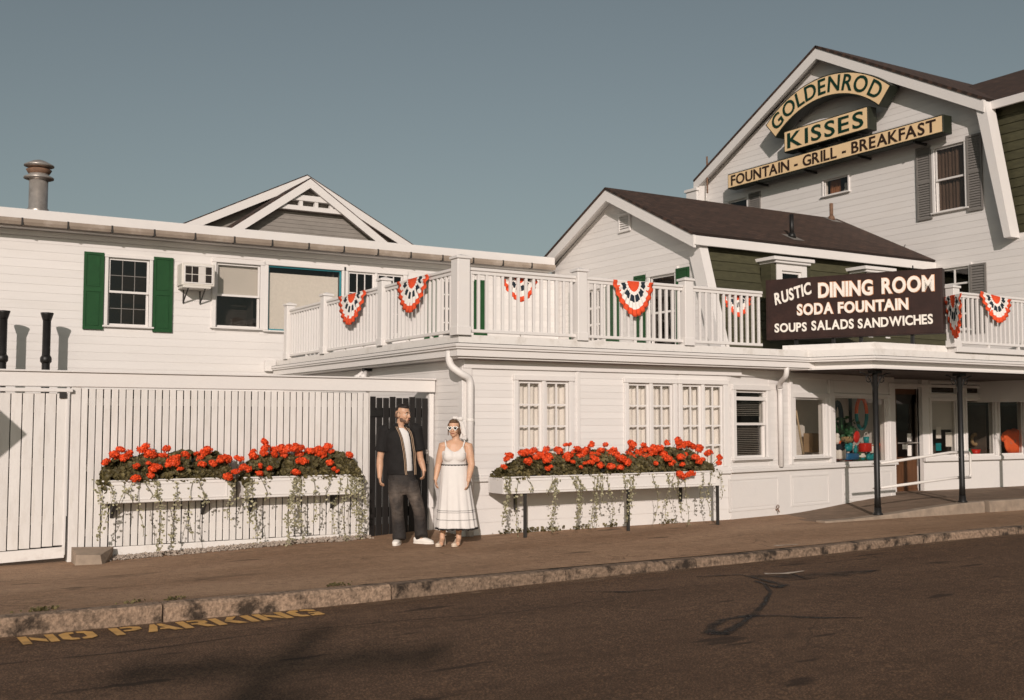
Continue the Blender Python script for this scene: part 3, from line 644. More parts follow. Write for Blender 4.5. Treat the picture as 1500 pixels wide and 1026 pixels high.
# ================================================================== RESTAURANT (single storey with roof deck)
def offset_poly(pg, d):                                     # inward offset of a counter-clockwise polygon
    out = []; n = len(pg)
    for i in range(n):
        p0, p1, p2 = Vector(pg[i-1]), Vector(pg[i]), Vector(pg[(i+1) % n]); e1, e2 = (p1-p0).normalized(), (p2-p1).normalized()
        n1, n2 = Vector((-e1.y, e1.x)), Vector((-e2.y, e2.x)); k = d/(1+n1.dot(n2)); q = p1+(n1+n2)*k; out.append((q.x, q.y))
    return out
rs = thing('restaurant_building', 'white single storey restaurant with a roof deck and shop front', 'building', (12, 14, -.02))
DECK = [(7.09, 13.2), (13.9, 13.2), (14.35, 12.2), (25, 12.2), (25, 15.0), (20.74, 15.0), (20.74, 20.96), (7.09, 20.96)]
MAIN = [(7.09, 13.2), (14.2, 13.2), (14.2, 20.96), (7.09, 20.96)]; CAN = [(13.9, 13.2), (14.35, 12.2), (25, 12.2), (25, 15.0), (13.9, 15.0)]
part('fascia', MB().prism_z(offset_poly(MAIN, .05), 2.50, 2.598), MT['white'], rs)
part('soffit', MB().prism_z(offset_poly(MAIN, .09), 2.472, 2.499), MT['white'], rs)
part('canopy_fascia', MB().prism_z(offset_poly(CAN, .17), 2.499, 2.5975), MT['white'], rs)
part('canopy_lip', MB().prism_z(offset_poly(CAN, .06), 2.466, 2.4985), MT['white'], rs)
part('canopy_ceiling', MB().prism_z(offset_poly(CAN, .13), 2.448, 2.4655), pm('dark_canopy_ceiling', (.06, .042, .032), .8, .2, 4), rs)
part('crown_moulding', MB().prism_z(offset_poly(DECK, .02), 2.599, 2.63), MT['white'], rs)
part('eave_edge', MB().prism_z(DECK, 2.631, 2.672), MT['white'], rs)
part('membrane_edge', MB().prism_z(offset_poly(DECK, .015), 2.673, 2.682), MT['tar'], rs)
part('deck_kerb', MB().prism_z(offset_poly(DECK, .10), 2.683, 2.80), MT['grimy'], rs)
w1 = (8.27, 9.16, .86, 2.19); w2 = (10.26, 11.15, .86, 2.19); w3 = (11.33, 12.20, .86, 2.19)
fh = [hole(q) for q in (w1, w2, w3)]
holed_wall(rs, FRONT, 7.39, 12.33, -.1, 2.47, fh)
siding(rs, FRONT, [(7.50, .83), (12.3, .83), (12.3, 2.34), (7.50, 2.34)], .1007, [(h_[0]-.05, h_[1]+.05, h_[2], h_[3]) for h_ in fh] + [(9.30, 9.36, 0, 3), (11.2, 11.28, .8, 2.3)], thick=.006)
siding(rs, FRONT, [(7.50, -.02), (12.3, -.02), (12.3, .74), (7.50, .74)], .19, [], 'white', thick=.010, name='skirting_board')
part('belt_board', MB().bbox(7.38, 12.33, -.05, .003, .745, .785).bbox(7.38, 12.33, -.035, .003, .785, .828), MT['white'], rs, FRONT)
part('frieze_board', MB().bbox(7.37, 12.6, -.035, .003, 2.342, 2.468), MT['white'], rs, FRONT)
part('corner_board', MB().bbox(7.34, 7.50, -.03, .005, -.05, 2.341), MT['white'], rs, FRONT)
part('base_board', MB().bbox(7.50, 12.3, -.018, .002, -.1, -.022, .003), MT['concrete'], rs, FRONT)
for a in (9.30, ): part('trim_board', MB().bbox(a, a+.06, -.02, .004, .83, 2.34), MT['white'], rs, FRONT)
for q in (w1, w2, w3): window(rs, FRONT, *q, cols=2, rows=4, sashes='twin', back='curtain', casing=.075, sill=False, mw=.026)
# side wall
holed_wall(rs, SIDE, -20.98, -13.5, -.1, 2.47, [])
siding(rs, SIDE, [(-20.9, .0), (-13.62, .0), (-13.62, 2.46), (-20.9, 2.46)], .1007, [], thick=.006)
part('corner_board', MB().box(-13.62, -13.507, -.028, .005, -.05, 2.46), MT['white'], rs, SIDE)
# downspouts
def pipe3(th, pts, r=.05, name='downspout'):
    ps = [Vector(p) for p in pts]; sm = [ps[0]]
    for i in range(1, len(ps)-1):
        for k in range(7):
            t_ = k/6; a = ps[i].lerp(ps[i-1], min(.5, .10/(ps[i-1]-ps[i]).length)); b = ps[i].lerp(ps[i+1], min(.5, .10/(ps[i+1]-ps[i]).length)); sm.append(a*(1-t_)**2+ps[i]*2*t_*(1-t_)+b*t_*t_)
    sm.append(ps[-1]); return part(name, MB().tube(sm, r, 14), MT['white'], th, W0, True)
d1 = pipe3(rs, [(7.16, 13.52, 2.58), (7.16, 13.52, 2.38), (7.30, 13.40, 2.25), (7.44, 13.415, 2.2), (7.44, 13.415, .0)], .052)
d2 = pipe3(rs, [(13.45, 13.30, 2.55), (13.45, 13.30, 2.36), (13.58, 13.60, 2.24), (13.66, 13.66, 2.10), (13.66, 13.665, .82)], .045)
for d_, z_ in ((d1, 1.6), (d1, .5)): part('pipe_strap', MB().tube([(7.44, 13.415, z_), (7.44, 13.415, z_+.03)], .058, 14), MT['grimy'], d_, W0)
# flood lamp under the side eave
lp = SIDE.hit(527, 549, -.2); lm = thing('flood_lamp', 'small white twin flood lamp under the side eave above the fence', 'lamp', (7.28, -lp[0], lp[1])); LF = WM[lm]
part('mount', MB().box(-.03, .12, -.05, .05, .06, .11), MT['iron'], lm, LF)
for s in (-1, 1): part('lamp_head', MB().tube([(0, s*.06, .05), (-.06, s*.10, -.03), (-.10, s*.13, -.06)], [.03, .05, .06], 12), MT['white'], lm, LF, True)

# shop front, turned ten degrees (SHOP) and square again right of the door (SHOP2)
XE = SHOP.x(1311, 700); s1 = pxrect(SHOP, 1077, 1122, 572, 671); s2 = pxrect(SHOP, 1164, 1209, 583, 669); s3 = pxrect(SHOP, 1222, 1299, 582, 678)
SH = SHOP
holed_wall(rs, SH, -.02, XE, -.12, 2.47, [s1, s2, s3])
siding(rs, SH, [(0.0, .83), (s2[0]-.16, .83), (s2[0]-.16, 2.34), (0, 2.34)], .1007, [s1, (s1[0]-.09, s1[1]+.09, .8, 2.25)], thick=.006)
part('belt_board', MB().bbox(-.02, XE+.04, -.065, .003, .755, .80).bbox(-.02, XE+.02, -.04, .003, .80, .845), MT['white'], rs, SH)
part('skirting_panel', MB().box(0, XE, -.008, .004, -.12, .754), MT['white'], rs, SH)
for a, b in ((1067, 1140), (1158, 1214), (1234, 1282), (1289, 1306)):
    a, b = SH.x(a, 715), SH.x(b, 715); part('raised_panel', MB().ring(a, b, .12, .66, .03, -.017, -.009), MT['white'], rs, SH); part('raised_panel', MB().bbox(a+.06, b-.06, -.014, -.009, .18, .60, .004), MT['white'], rs, SH)
w = window(rs, SH, *s1, blind=None, cols=1, rows=1, casing=.085, glass='glass', label='double hung window with dark slatted blinds')
for i in range(34):
    z_ = s1[2]+.05+i*(s1[3]-s1[2]-.1)/33
    if abs(i-19) > 1: part('blind_slat', MB().add([(s1[0]+.02, .10, z_), (s1[1]-.02, .10, z_+random.uniform(-.003, .003)), (s1[1]-.02, .128, z_+.012), (s1[0]+.02, .128, z_+.012)], [(0, 1, 2, 3)]), MT['greywood'], w, SH)
part('storm_rail', MB().box(s1[0], s1[1], -.01, .012, s1[3]-.17, s1[3]-.11), MT['white'], w, SH)
wd = window(rs, SH, *s2, sashes='single', casing=.09, back='none', sill=True, sw=.03, label='display window beside the downspout with a leaning white pole')
wt = window(rs, SH, *s3, sashes='single', casing=.06, back='none', sill=False, sw=.025, label='shaded display window full of toys and beach goods')
part('pilaster', MB().bbox(s2[1]+.09, s3[0]-.06, -.05, .004, .846, 2.34), MT['white'], rs, SH)
part('pilaster', MB().bbox(s2[0]-.17, s2[0]-.10, -.045, .004, .846, 2.34), MT['white'], rs, SH)
part('pilaster', MB().bbox(s3[1]+.06, XE, -.045, .3, .846, 2.34), MT['white'], rs, SH)
part('transom_panel', MB().bbox(s3[0]-.02, s3[1]+.02, -.03, .004, s3[3]+.065, 2.34), MT['white'], rs, SH)
part('frieze_board', MB().bbox(.0, XE, -.03, .003, 2.342, 2.468), MT['white'], rs, SH)
# display bay room behind both display windows
a, b = s2[0]-.1, XE-.05
mb = MB().box(a, b, .95, .98, .60, 2.45).box(a-.03, a, .15, .95, .60, 2.45).box(a, b, .15, .95, 2.42, 2.45).box(a, b, .15, .95, .70, .80)
part('display_bay', mb, pm('display_bay_paint', (.72, .67, .62), .8, .05, 3), rs, SH)
# return wall and door
XD0, XD1 = SHOP2.x(1309, 640, .15), SHOP2.x(1351, 640, .15)
pe = SH.M @ Vector((XE, 0, 0))
part('return_wall', MB().box(pe.x-.14, pe.x-.004, pe.y+.04, 15.3, -.12, 2.47), MT['white'], rs)
TR = SHOP2.x(1354, 700)
t1 = pxrect(SHOP2, 1364, 1401, 586, 670); t2 = pxrect(SHOP2, 1416, 1457, 586, 669); t3 = pxrect(SHOP2, 1464, 1499, 586, 669)
tz = [(a[0], a[1], SHOP2.z(1400, 577), SHOP2.z(1400, 562)) for a in (t1, t2, t3)]
holed_wall(rs, SHOP2, TR, 25, -.12, 2.47, [t1, t2, t3, *tz])
part('transom_board', MB().bbox(17.4, 25, -.03, .004, 2.30, 2.36), MT['white'], rs, SHOP2)
part('belt_board', MB().bbox(TR-.02, 25, -.07, .003, .765, .845), MT['white'], rs, SHOP2)
for q, l_ in ((t1, 'shop window beside the door with notices taped inside'), (t2, 'shop window with baskets and a red pot'), (t3, 'shop window with an orange shirt on display')):
    q_ = (q[0], q[1], .87, q[3]); window(rs, SHOP2, *q_, sashes='single', casing=.05, back='room', depth=.9, sill=False, sw=.025, label=l_, blind=(1.42, 'shade') if q is t1 else None)  # window by the door gets a flat pale grey sheet over its upper half
for q in tz: window(rs, SHOP2, *q, sashes='single', casing=.035, back='dark', depth=.5, sill=False, sw=.02, glass='glassd')
dr = part('door', MB().ring(XD0, XD1, .10, 2.26, .11, .16, .21), MT['brownwood'], rs, SHOP2)
part('kick_panel', MB().bbox(XD0+.11, XD1-.11, .17, .20, .21, .74), MT['brownwood'], dr, SHOP2)
part('lock_rail', MB().box(XD0+.11, XD1-.11, .165, .205, .74, .86), MT['brownwood'], dr, SHOP2)
pane(dr, SHOP2, XD0+.11, XD1-.11, .86, 2.15, .185, 'glassd')
part('push_bar', MB().tube([(XD0+.11, .13, 1.15), (XD1-.11, .13, 1.15)], .015, 8), MT['steel'], dr, SHOP2)
for (u, v, w_, h_) in ((.45, 1.18, .12, .16), (.30, 1.02, .16, .10), (.45, .88, .12, .22)): part('notice', MB().box(XD0+u, XD0+u+w_, .176, .179, v, v+h_), MT['bwhite'], dr, SHOP2)
part('door_frame', MB().box(XD0-.10, XD0-.002, .1, .3, .0, 2.35).box(XD1+.002, TR, .1, .3, .0, 2.35).box(XD0-.1, TR, .1, .3, 2.262, 2.47), MT['white'], rs, SHOP2)
part('shop_interior', MB().box(16.5, 25, 1.9, 1.95, 0, 2.46), MT['dark'], rs, SHOP2)
part('shop_interior', MB().box(16.5, 25, .3, 1.9, .06, .10), MT['dark'], rs, SHOP2)

# ================================================================== CANOPY POSTS AND HANDRAILS
PY = 12.5; CV = Frame((0, PY, 0))
posts = []
for px, py, lab in ((1286, 755, 'black iron canopy post at the foot of the ramp, left of the shop door'), (1410, 735, 'black iron canopy post on the ramp kerb, right of the shop door'), (0, 0, 'black iron canopy post just past the right edge, seen by its shadow')):
    xx = CV.x(px, py) if px else 19.9; posts.append(xx); z0 = ramp_z(xx)+.02
    t = thing('canopy_post', lab, 'post', (xx, PY, z0), 0, 'posts carrying the shop canopy'); M_ = WM[t]; h_ = 2.447-z0
    part('shaft', MB().lathe([(.055, .12), (.05, .3), (.045, h_-.05)], n=16), MT['iron'], t, M_, True)
    part('foot', MB().lathe([(.085, 0), (.085, .02), (.062, .04), (.058, .125)], n=16), MT['iron'], t, M_, True)
    part('cap', MB().box(-.08, .08, -.08, .08, h_-.05, h_), MT['iron'], t, M_)
    for sx in (-1, 1):
        pts = [(sx*.05, 0, h_-.35)] + [(sx*(.30-.22*math.cos(a*.3)-.0), 0, h_-.12-.10*math.sin(a*.3)) for a in range(2, 9)]
        part('scroll_bracket', MB().tube([(sx*(.05+.32*(1-math.cos(q*.157))), 0, h_-.36+.32*math.sin(q*.157)) for q in range(11)], .012, 6).tube([(sx*(.16+.06*math.cos(q)), 0, h_-.14+.06*math.sin(q)) for q in [k*.55 for k in range(12)]], .009, 6), MT['iron'], t, M_, True)
hr = thing('handrail', 'pale painted pipe handrail with two sloping rails between the black posts', 'handrail', ((posts[0]+posts[1])/2, PY+.12, .1))
y_ = .10
u0, u1 = CV.hit(1290, 679, y_), CV.hit(1400, 663, y_); l0, l1 = CV.hit(1290, 715, y_), CV.hit(1403, 700, y_)
part('upper_rail', MB().tube([(u0[0], y_, u0[1]), (u1[0]-.15, y_, u1[1]), (u1[0]+.35, y_, u1[1])], .024, 12), MT['rail'], hr, CV, True)
part('lower_rail', MB().tube([(l0[0], y_, l0[1]), (l1[0]-.1, y_, l1[1]), (l1[0]+.35, y_, l1[1])], .024, 12), MT['rail'], hr, CV, True)
part('end_loop', MB().tube([(u1[0]+.33, y_, u1[1])] + [(u1[0]+.33+.07*math.sin(a), y_, (u1[1]-.07)+.07*math.cos(a)) for a in (.4, .8, 1.2, 1.57)] + [(u1[0]+.40, y_, l1[1]+.07)] + [(u1[0]+.33+.07*math.cos(a), y_, l1[1]+.07-.07*math.sin(a)) for a in (.4, .8, 1.2, 1.57)], .022, 12), MT['rail'], hr, CV, True)
for xx in posts[:2]:
    for zz in ((l0[1], u0[1]) if xx < 16 else (l1[1], u1[1])): part('rail_bracket', MB().tube([(xx, .03, zz), (xx, y_, zz)], .015, 8), MT['rail'], hr, CV)
h2 = thing('handrail', 'end of a second pale handrail past the right edge, seen by its bent shadow', 'handrail', (20, PY+.1, .15))
part('rail_loop', MB().tube([(19.6, .1, .16), (19.6, .1, .50), (19.63, .1, .56), (19.7, .1, .59), (21.5, .1, .60)], .022, 12), MT['rail'], h2, CV, True)

# ================================================================== MIDDLE GAMBREL HOUSE
mh = thing('gambrel_house', 'white gambrel house with brown shingle roof and olive shingles above the deck', 'building', (17.4, 18.5, 2.8))
G = GMID
def gr(a, b, yt, yb): return pxrect(G, a, b, yt, yb)
ma = gr(857, 884, 425, 498); mbw = gr(953, 990, 407, 500)
ma = (ma[0], ma[1], 2.95, 4.50); mbw = (mbw[0], mbw[1], 3.05, 4.55)
MO = [(-21.0, 2.8), (-15.50, 2.8), (-16.14, 5.08), (-18.75, 6.44), (-21.3, 5.17), (-21.3, 4)]
holed_wall(mh, G, -20.95, -16.2, 2.75, 5.0, [ma, mbw])
part('gable_wall', MB().prism([(-16.2, 2.75), (-15.52, 2.75), (-16.2, 4.99)], .006, .14).prism([(-21.25, 5.001), (-16.2, 5.001), (-18.75, 6.36)], .006, .14), MT['white'], mh, G)
siding(mh, G, MO, .135, [(h_[0], h_[1], h_[2], h_[3]) for h_ in (ma, mbw)])
window(mh, G, *ma, cols=3, rows=4, sashes='single', back='room', sill=False, mw=.05, casing=.08, frame_mat='white', label='many-paned deck door')
window(mh, G, *mbw, cols=1, rows=1, sashes='double', back='room', glass='glassd', casing=.09, head=.13)
def shut_px(a, b, z0, z1): shutter(mh, G, G.x(a, 470), G.x(b, 470), z0, z1)
shut_px(836, 849, 2.92, 4.52); shut_px(890, 908, 2.92, 4.52); shut_px(931, 947, 2.92, 4.62); shut_px(993, 1012, 2.92, 4.62)
vz = gr(908, 925, 313, 340); v_ = part('gable_vent', MB().ring(vz[0], vz[1], vz[2], vz[3], .04, -.05, -.012), MT['white'], mh, G)
for i in range(7): zz = vz[2]+.05+i*(vz[3]-vz[2]-.1)/6; part('louvre', MB().add([(vz[0]+.04, -.045, zz-.02), (vz[1]-.04, -.045, zz-.02), (vz[1]-.04, -.016, zz+.025), (vz[0]+.04, -.016, zz+.025)], [(0, 1, 2, 3)]), MT['white'], v_, G)
def roof_pair(th, x0, x1, yr, zr, y0, z0, y1, z1):
    roof_slab('roof', [(x0, y0, z0), (x1, y0, z0), (x1, yr, zr), (x0, yr, zr)], .05, th)
    roof_slab('roof', [(x1, y1, z1), (x0, y1, z1), (x0, yr, zr), (x1, yr, zr)], .05, th)
roof_pair(mh, 13.68, 20.78, 18.75, 6.60, 15.92, 5.21, 21.6, 5.2)
def rakes(th, fr, pts, d=.24, y0=-.30, y1=-.24, mat='white'):   # pts left..apex..right along the top edge
    for i in range(len(pts)-1):
        p, q = pts[i], pts[i+1]; part('rake_board', MB().prism([p, q, (q[0], q[1]-d), (p[0], p[1]-d)], y0, y1), MT[mat], th, fr)
        part('rake_soffit', MB().prism([(p[0], p[1]-.06), (q[0], q[1]-.06), (q[0], q[1]-.10), (p[0], p[1]-.10)], y1+.001, .0), MT[mat], th, fr)
rakes(mh, G, [(-21.62, 5.145), (-18.75, 6.545), (-15.92, 5.155)])
part('corner_trim', MB().prism([(-16.36, 5.04), (-16.02, 5.04), (-15.36, 2.81), (-15.66, 2.81)], -.09, .12), MT['white'], mh, G)
part('eave_fascia', MB().bbox(13.72, 20.78, 15.90, 15.95, 4.97, 5.15).box(13.72, 20.78, 15.951, 16.25, 5.08, 5.12), MT['white'], mh)
TH = math.atan(.68/2.25); OM = Matrix.Translation((0, 15.46, 2.8)) @ Matrix.Rotation(-TH, 4, 'X')
siding(mh, OM, [(14.13, 0), (20.76, 0), (20.76, 2.36), (14.13, 2.36)], .2, [], 'olive', 0, .022, 'shingle_course')
part('gambrel_slope', MB().box(14.12, 20.76, .005, .1, 0, 2.36), MT['olive'], mh, OM)
for (xl, xr) in ((1138, 1182), (1270, 1302)):
    DF = Frame((0, 15.62, 0)); a, b = DF.x(xl, 400), DF.x(xr, 400)
    dm = part('dormer', MB().box(a, a+.14, 0, .9, 2.82, 4.72).box(b-.14, b, 0, .9, 2.82, 4.72).box(a+.14, b-.14, .0, .9, 4.58, 4.72), MT['white'], mh, DF)
    part('dormer_head', MB().bbox(a-.08, b+.06, -.06, .9, 4.72, 4.77).bbox(a-.15, b+.13, -.10, .9, 4.77, 4.84), MT['white'], dm, DF)
    part('sash', MB().ring(a+.14, b-.14, 2.85, 4.58, .05, .04, .08), MT['white'], dm, DF); pane(dm, DF, a+.18, b-.18, 2.9, 4.54, .06, 'glassd')
    part('blind', MB().box(a+.15, b-.15, .25, .26, 2.85, 4.30), MT['room'], dm, DF)
    part('trim_board', MB().box(a-.14, a-.002, .02, .3, 2.82, 4.71).box(b+.002, b+.12, .02, .3, 2.82, 4.71), MT['olive'], dm, DF)
for px, pt, pb_, mat, lab in ((1160, 314, 348, 'iron', 'short black vent pipe on the brown gambrel roof'), (1218, 298, 322, 'rust', 'short rusty vent pipe near the end of the brown roof ridge')):
    # foot found on the front roof slope
    d = ray(px, pb_); A_ = (6.60-5.21)/(18.75-15.92); t_ = (5.21-A_*15.92-EYE.z+A_*EYE.y)/(d.z-A_*d.y); p = EYE+d*t_
    hgt = (pb_-pt)/FPX*t_
    t = thing('roof_pipe', lab, 'pipe', (p.x, p.y, p.z), 0, 'vent pipes on the brown roof')
    part('pipe', MB().lathe([(.045, -.02), (.045, hgt)], n=14), MT[mat], t, WM[t], True)
    part('flashing', MB().prism_z([(-.16, -.22), (.16, -.22), (.16, .16), (-.16, .16)], 0, .004), MT['greyshut'], t, WM[t] @ Matrix.Rotation(math.atan(A_), 4, 'X') @ Matrix.Translation((0, 0, .008)))
    part('boot', MB().lathe([(.09, -.02), (.075, .06), (.05, .10)], n=14), MT[mat], t, WM[t], True)

# ================================================================== BIG GABLE BUILDING
bb = thing('gable_building', 'large white clapboard gable building carrying the tan signs', 'building', (22, 19, -.05)); G = GBIG
bw1 = pxrect(G, 1370, 1414, 215, 308); bw1 = (bw1[0], bw1[1], 6.28, 7.74); bw2 = pxrect(G, 1207, 1243, 260, 283); bw2 = (bw2[0], bw2[1], 7.24, 7.64)
bw3 = pxrect(G, 1068, 1095, 292, 330); bw3 = (bw3[0], bw3[1], 6.3, 7.70); bw4 = (-15.85, -15.08, 3.6, 4.98)
bh = [bw1, bw2, bw3, bw4]
holed_wall(bb, G, -23.9, -14.6, 2.0, 8.28, bh)
part('wall', MB().box(-14.599, -12.6, .006, .14, 2.0, 5.499), MT['white'], bb, G)
part('gable_wall', MB().prism([(-23.9, 8.281), (-14.6, 8.281), (-19.05, 10.75)], .006, .14).prism([(-14.599, 5.5), (-14.1, 5.5), (-14.599, 8.2)], .006, .14).prism([(-23.901, 5.5), (-24.0, 5.5), (-23.901, 6.2)], .006, .14), MT['white'], bb, G)
siding(bb, G, [(-24.2, 2.5), (-12.6, 2.5), (-12.6, 5.5), (-24.2, 5.5)], .15, bh)
siding(bb, G, [(-24.0, 5.5), (-14.1, 5.5), (-14.52, 8.3), (-19.05, 10.85), (-23.58, 8.3)], .15, bh)
window(bb, G, *bw1, cols=1, rows=1, casing=.07, glass='glassd', back='curtain')
window(bb, G, *bw2, sashes='single', casing=.045, back='room', sw=.03, depth=.4, label='small letterbox window under the tan signs')
part('curtain', curtain_mesh(bw2[0]+.03, bw2[0]+.36, bw2[2], bw2[3], .2, .01, .06), pm('rust_curtain', (.24, .10, .045), .9, .15, 8), bb, G)
part('vase', MB().lathe([(.05, 0), (.07, .06), (.03, .15), (.045, .2), (.035, .26), (.0, .28)], (bw2[1]-.25, .2, bw2[2]), 12), MT['bwhite'], bb, G, True)
window(bb, G, *bw3, cols=1, rows=1, casing=.07, glass='glassd'); window(bb, G, *bw4, cols=2, rows=2, casing=.07, glass='glassd', mw=.04)
def bshut(x0, x1, z0, z1): shutter(bb, G, x0, x1, z0, z1, 'greyshut', True)
bshut(G.x(1344, 270), G.x(1366, 270), 6.16, 7.84); bshut(G.x(1418, 270), G.x(1441, 270), 6.16, 7.84)
bshut(bw3[1]+.09, bw3[1]+.09+.44, 6.2, 7.78); bshut(G.x(1422, 400), G.x(1446, 400), 3.5, 5.0)
roof_slab('roof', [(20.44, 14.38, 8.50), (27, 14.38, 8.50), (27, 19.05, 11.02), (20.44, 19.05, 11.02)], .06, bb)
roof_slab('roof', [(27, 23.75, 8.48), (20.44, 23.75, 8.48), (20.44, 19.05, 11.02), (27, 19.05, 11.02)], .06, bb)
rakes(bb, G, [(-23.75, 8.43), (-19.05, 10.95), (-14.38, 8.44)], .27, -.34, -.26)
for pg in ([(-14.62, 8.42), (-14.38, 8.42), (-13.86, 5.42), (-14.02, 5.42)], [(-23.75, 8.42), (-23.5, 8.42), (-24.05, 5.42), (-24.3, 5.42)]): part('corner_trim', MB().prism(pg, -.30, .02), MT['white'], bb, G)
part('eave_return', MB().bbox(-24.05, -23.60, -.36, .0, 7.7, 8.16).bbox(-24.1, -23.56, -.40, .0, 8.16, 8.24), MT['white'], bb, G)
part('gambrel_slope', MB().prism_z([(20.82, 14.5), (27, 14.5), (27, 14.9), (20.82, 14.9)], 5.55, 8.30), MT['olive'], bb)
WG = Frame((21.0, 0, 0), -90)
siding(bb, WG, [(-14.6, 5.55), (-12.2, 5.55), (-12.2, 8.36), (-14.6, 8.36)], .2, [], 'olive', 0, .024, 'shingle_course')
part('wing_wall', MB().box(-14.6, -12.2, .006, 5.9, 5.5, 8.40), MT['olive'], bb, WG)
part('wing_trim', MB().bbox(-14.7, -12.15, -.09, .0, 5.42, 5.545), MT['white'], bb, WG)
part('wing_fascia', MB().bbox(-14.72, -12.0, -.30, -.24, 8.26, 8.44).box(-14.72, -12.0, -.239, .0, 8.36, 8.40), MT['white'], bb, WG)
roof_slab('roof', [(20.93, 12.0, 8.45), (20.93, 14.75, 8.45), (24.2, 18.0, 10.15), (24.2, 12.0, 10.15)], .05, bb)
roof_slab('roof', [(27.4, 14.75, 8.45), (27.4, 12.0, 8.45), (24.2, 12.0, 10.15), (24.2, 18.0, 10.15)], .05, bb)
q = G.hit(1036, 268, -.3); part('mast', MB().tube([(q[0], -.3, q[1]-.3), (q[0], -.3, q[1]+.75)], .025, 8), MT['rust'], bb, G)
part('cable', MB().tube([(G.x(1310, 352)+.4*k/6-.2, -.03, 5.35-.10*math.sin(k*.5)+.14*(k/6)**2) for k in range(9)], .008, 6), MT['leg'], bb, G)
# ================================================================== DECK RAILINGS
bal_mesh = MB().bbox(-.02, .02, -.02, .02, 0, .86, .004).mesh('baluster', MT['white'])
def run(th, p0, p1, zb, pitch=.125, brackets=True):
    p0, p1 = Vector((*p0, 0)), Vector((*p1, 0)); L = (p1-p0).length; ang = math.degrees(math.atan2(p1.y-p0.y, p1.x-p0.x))
    M_ = T(p0.x, p0.y, zb, ang)
    part('top_rail', MB().bbox(0, L, -.045, .045, .90, .945, .008).box(.0, L, -.025, .025, .855, .8995), MT['white'], th, M_)
    part('bottom_rail', MB().bbox(0, L, -.03, .03, .03, .075, .006), MT['white'], th, M_)
    n = int(L/pitch)
    for i in range(n): part('baluster', bal_mesh, None, th, M_ @ Matrix.Translation(((i+.5)*L/n, 0, .035)))
    if brackets:
        for k in range(1, int(L/1.0)+1): part('rail_block', MB().box(-.025, .025, -.02, .02, -.06, .029), MT['white'], th, M_ @ Matrix.Translation((k*L/(int(L/1.0)+1), 0, 0)))
def rpost(th, x, y, zb, h=1.06, w=.085):
    p = part('post', MB().bbox(-w, w, -w, w, -.02, h-.04, .008).bbox(-w-.012, w+.012, -w-.012, w+.012, -.02, .10, .006), MT['white'], th, T(x, y, zb))
    part('post_cap', MB().bbox(-w-.02, w+.02, -w-.02, w+.02, h-.04, h, .006).add([(-w, -w, h), (w, -w, h), (w, w, h), (-w, w, h), (0, 0, h+.035)], [(0, 1, 4), (1, 2, 4), (2, 3, 4), (3, 0, 4)]), MT['white'], p, T(x, y, zb))
RX, RY, RB = 7.25, 13.36, 2.81
r1 = thing('deck_railing', 'white baluster railing along the side of the roof deck, running back to the annex', 'railing', (RX, 17, RB)); RS_ = Frame((RX, 0, 0), -90)
ys = [-RS_.x(424, 490), -RS_.x(478, 470), -RS_.x(563, 450)]
ys = [min(ys[0], 20.82), ys[1], ys[2]]
for y in ys: rpost(r1, RX, y, RB)
seq = ys + [RY]
for a, b in zip(seq, seq[1:]): run(r1, (RX, a-.09), (RX, b+.09), RB)
r2 = thing('deck_railing', 'white baluster railing along the street front of the roof deck', 'railing', (10, RY, RB)); RF = Frame((0, RY, 0))
xs = [RX, RF.x(849, 450), RF.x(1005, 460), RF.x(1121, 460)]
for x in xs[:3]: rpost(r2, x, RY, RB, 1.09 if x == RX else 1.05, .10 if x == RX else .085)
for a, b in zip(xs, xs[1:]): run(r2, (a+.09, RY), (b-.09, RY), RB)
r3 = thing('deck_railing', 'white baluster railing over the canopy, right of the brown sign', 'railing', (17, 12.34, 2.92)); RC = Frame((0, 12.34, 0))
xs = [RC.x(1396, 460), 20.2]
part('sleeper', MB().bbox(16.5, 20.5, -.1, .16, 2.803, 2.90), MT['white'], r3, RC)
for x in xs: rpost(r3, x, 12.34, 2.91)
for a, b in zip(xs, xs[1:]): run(r3, (a+.09, 12.34), (b-.09, 12.34), 2.93)

part('canopy_upstand', MB().prism_z([(13.97, 13.9), (14.62, 12.44), (16.49, 12.44), (16.49, 13.9)], 2.801, 2.92), MT['grimy'], rs)
# ================================================================== BUNTING
def bunting(label, M_, w_, h_, skew=0.0, fold=0.0):
    mb = MB(); nt_, nr = 48, 10; vs = []
    for j in range(nr+1):
        r = j/nr
        for i in range(nt_+1):
            th = math.pi*i/nt_; sag = .10*h_*math.sin(th)*0
            x = -math.cos(th)*r*w_/2*(1-.15*math.sin(th)*r); z = -math.sin(th)*r*h_ + skew*x - .04*(1-abs(math.cos(th)))*r
            y = -.03-.022*math.sin(i*1.57+j*.1)*r - .05*math.sin(th)*r + fold*abs(x)
            vs.append((x, y, z))
    fs = []; ms = []
    for j in range(nr):
        for i in range(nt_):
            fs.append((j*(nt_+1)+i, (j+1)*(nt_+1)+i, (j+1)*(nt_+1)+i+1, j*(nt_+1)+i+1))
            k = 0 if j < 3 else 1 if j < 4 else 2 if j < 6 else 1 if j < 8 else 0
            if k == 2 and ((i//2) % 4 == 0): k = 1
            if j == 7 and i % 3 == 0: k = 0 if random.random() < .25 else 1
            ms.append(k)
    b = len(mb.v); mb.v += vs; mb.f += fs; mb.m += ms
    o = part('bunting', mb, [MT['bred'], MT['bwhite'], MT['bnavy']], None, M_, True)
    sm = o.modifiers.new('thick', 'SOLIDIFY'); sm.thickness = .004
    return tag(o, label, 'bunting', 'striped fan buntings hung on the deck railings')
def by_px(fr, xl, xr, ytop, ybot, off):                     # frame, pixel span -> matrix, width, height
    a, zt = fr.hit(xl, ytop, off); b, _ = fr.hit(xr, ytop, off); zb = fr.z((xl+xr)/2, ybot, off)
    return a, b, zb
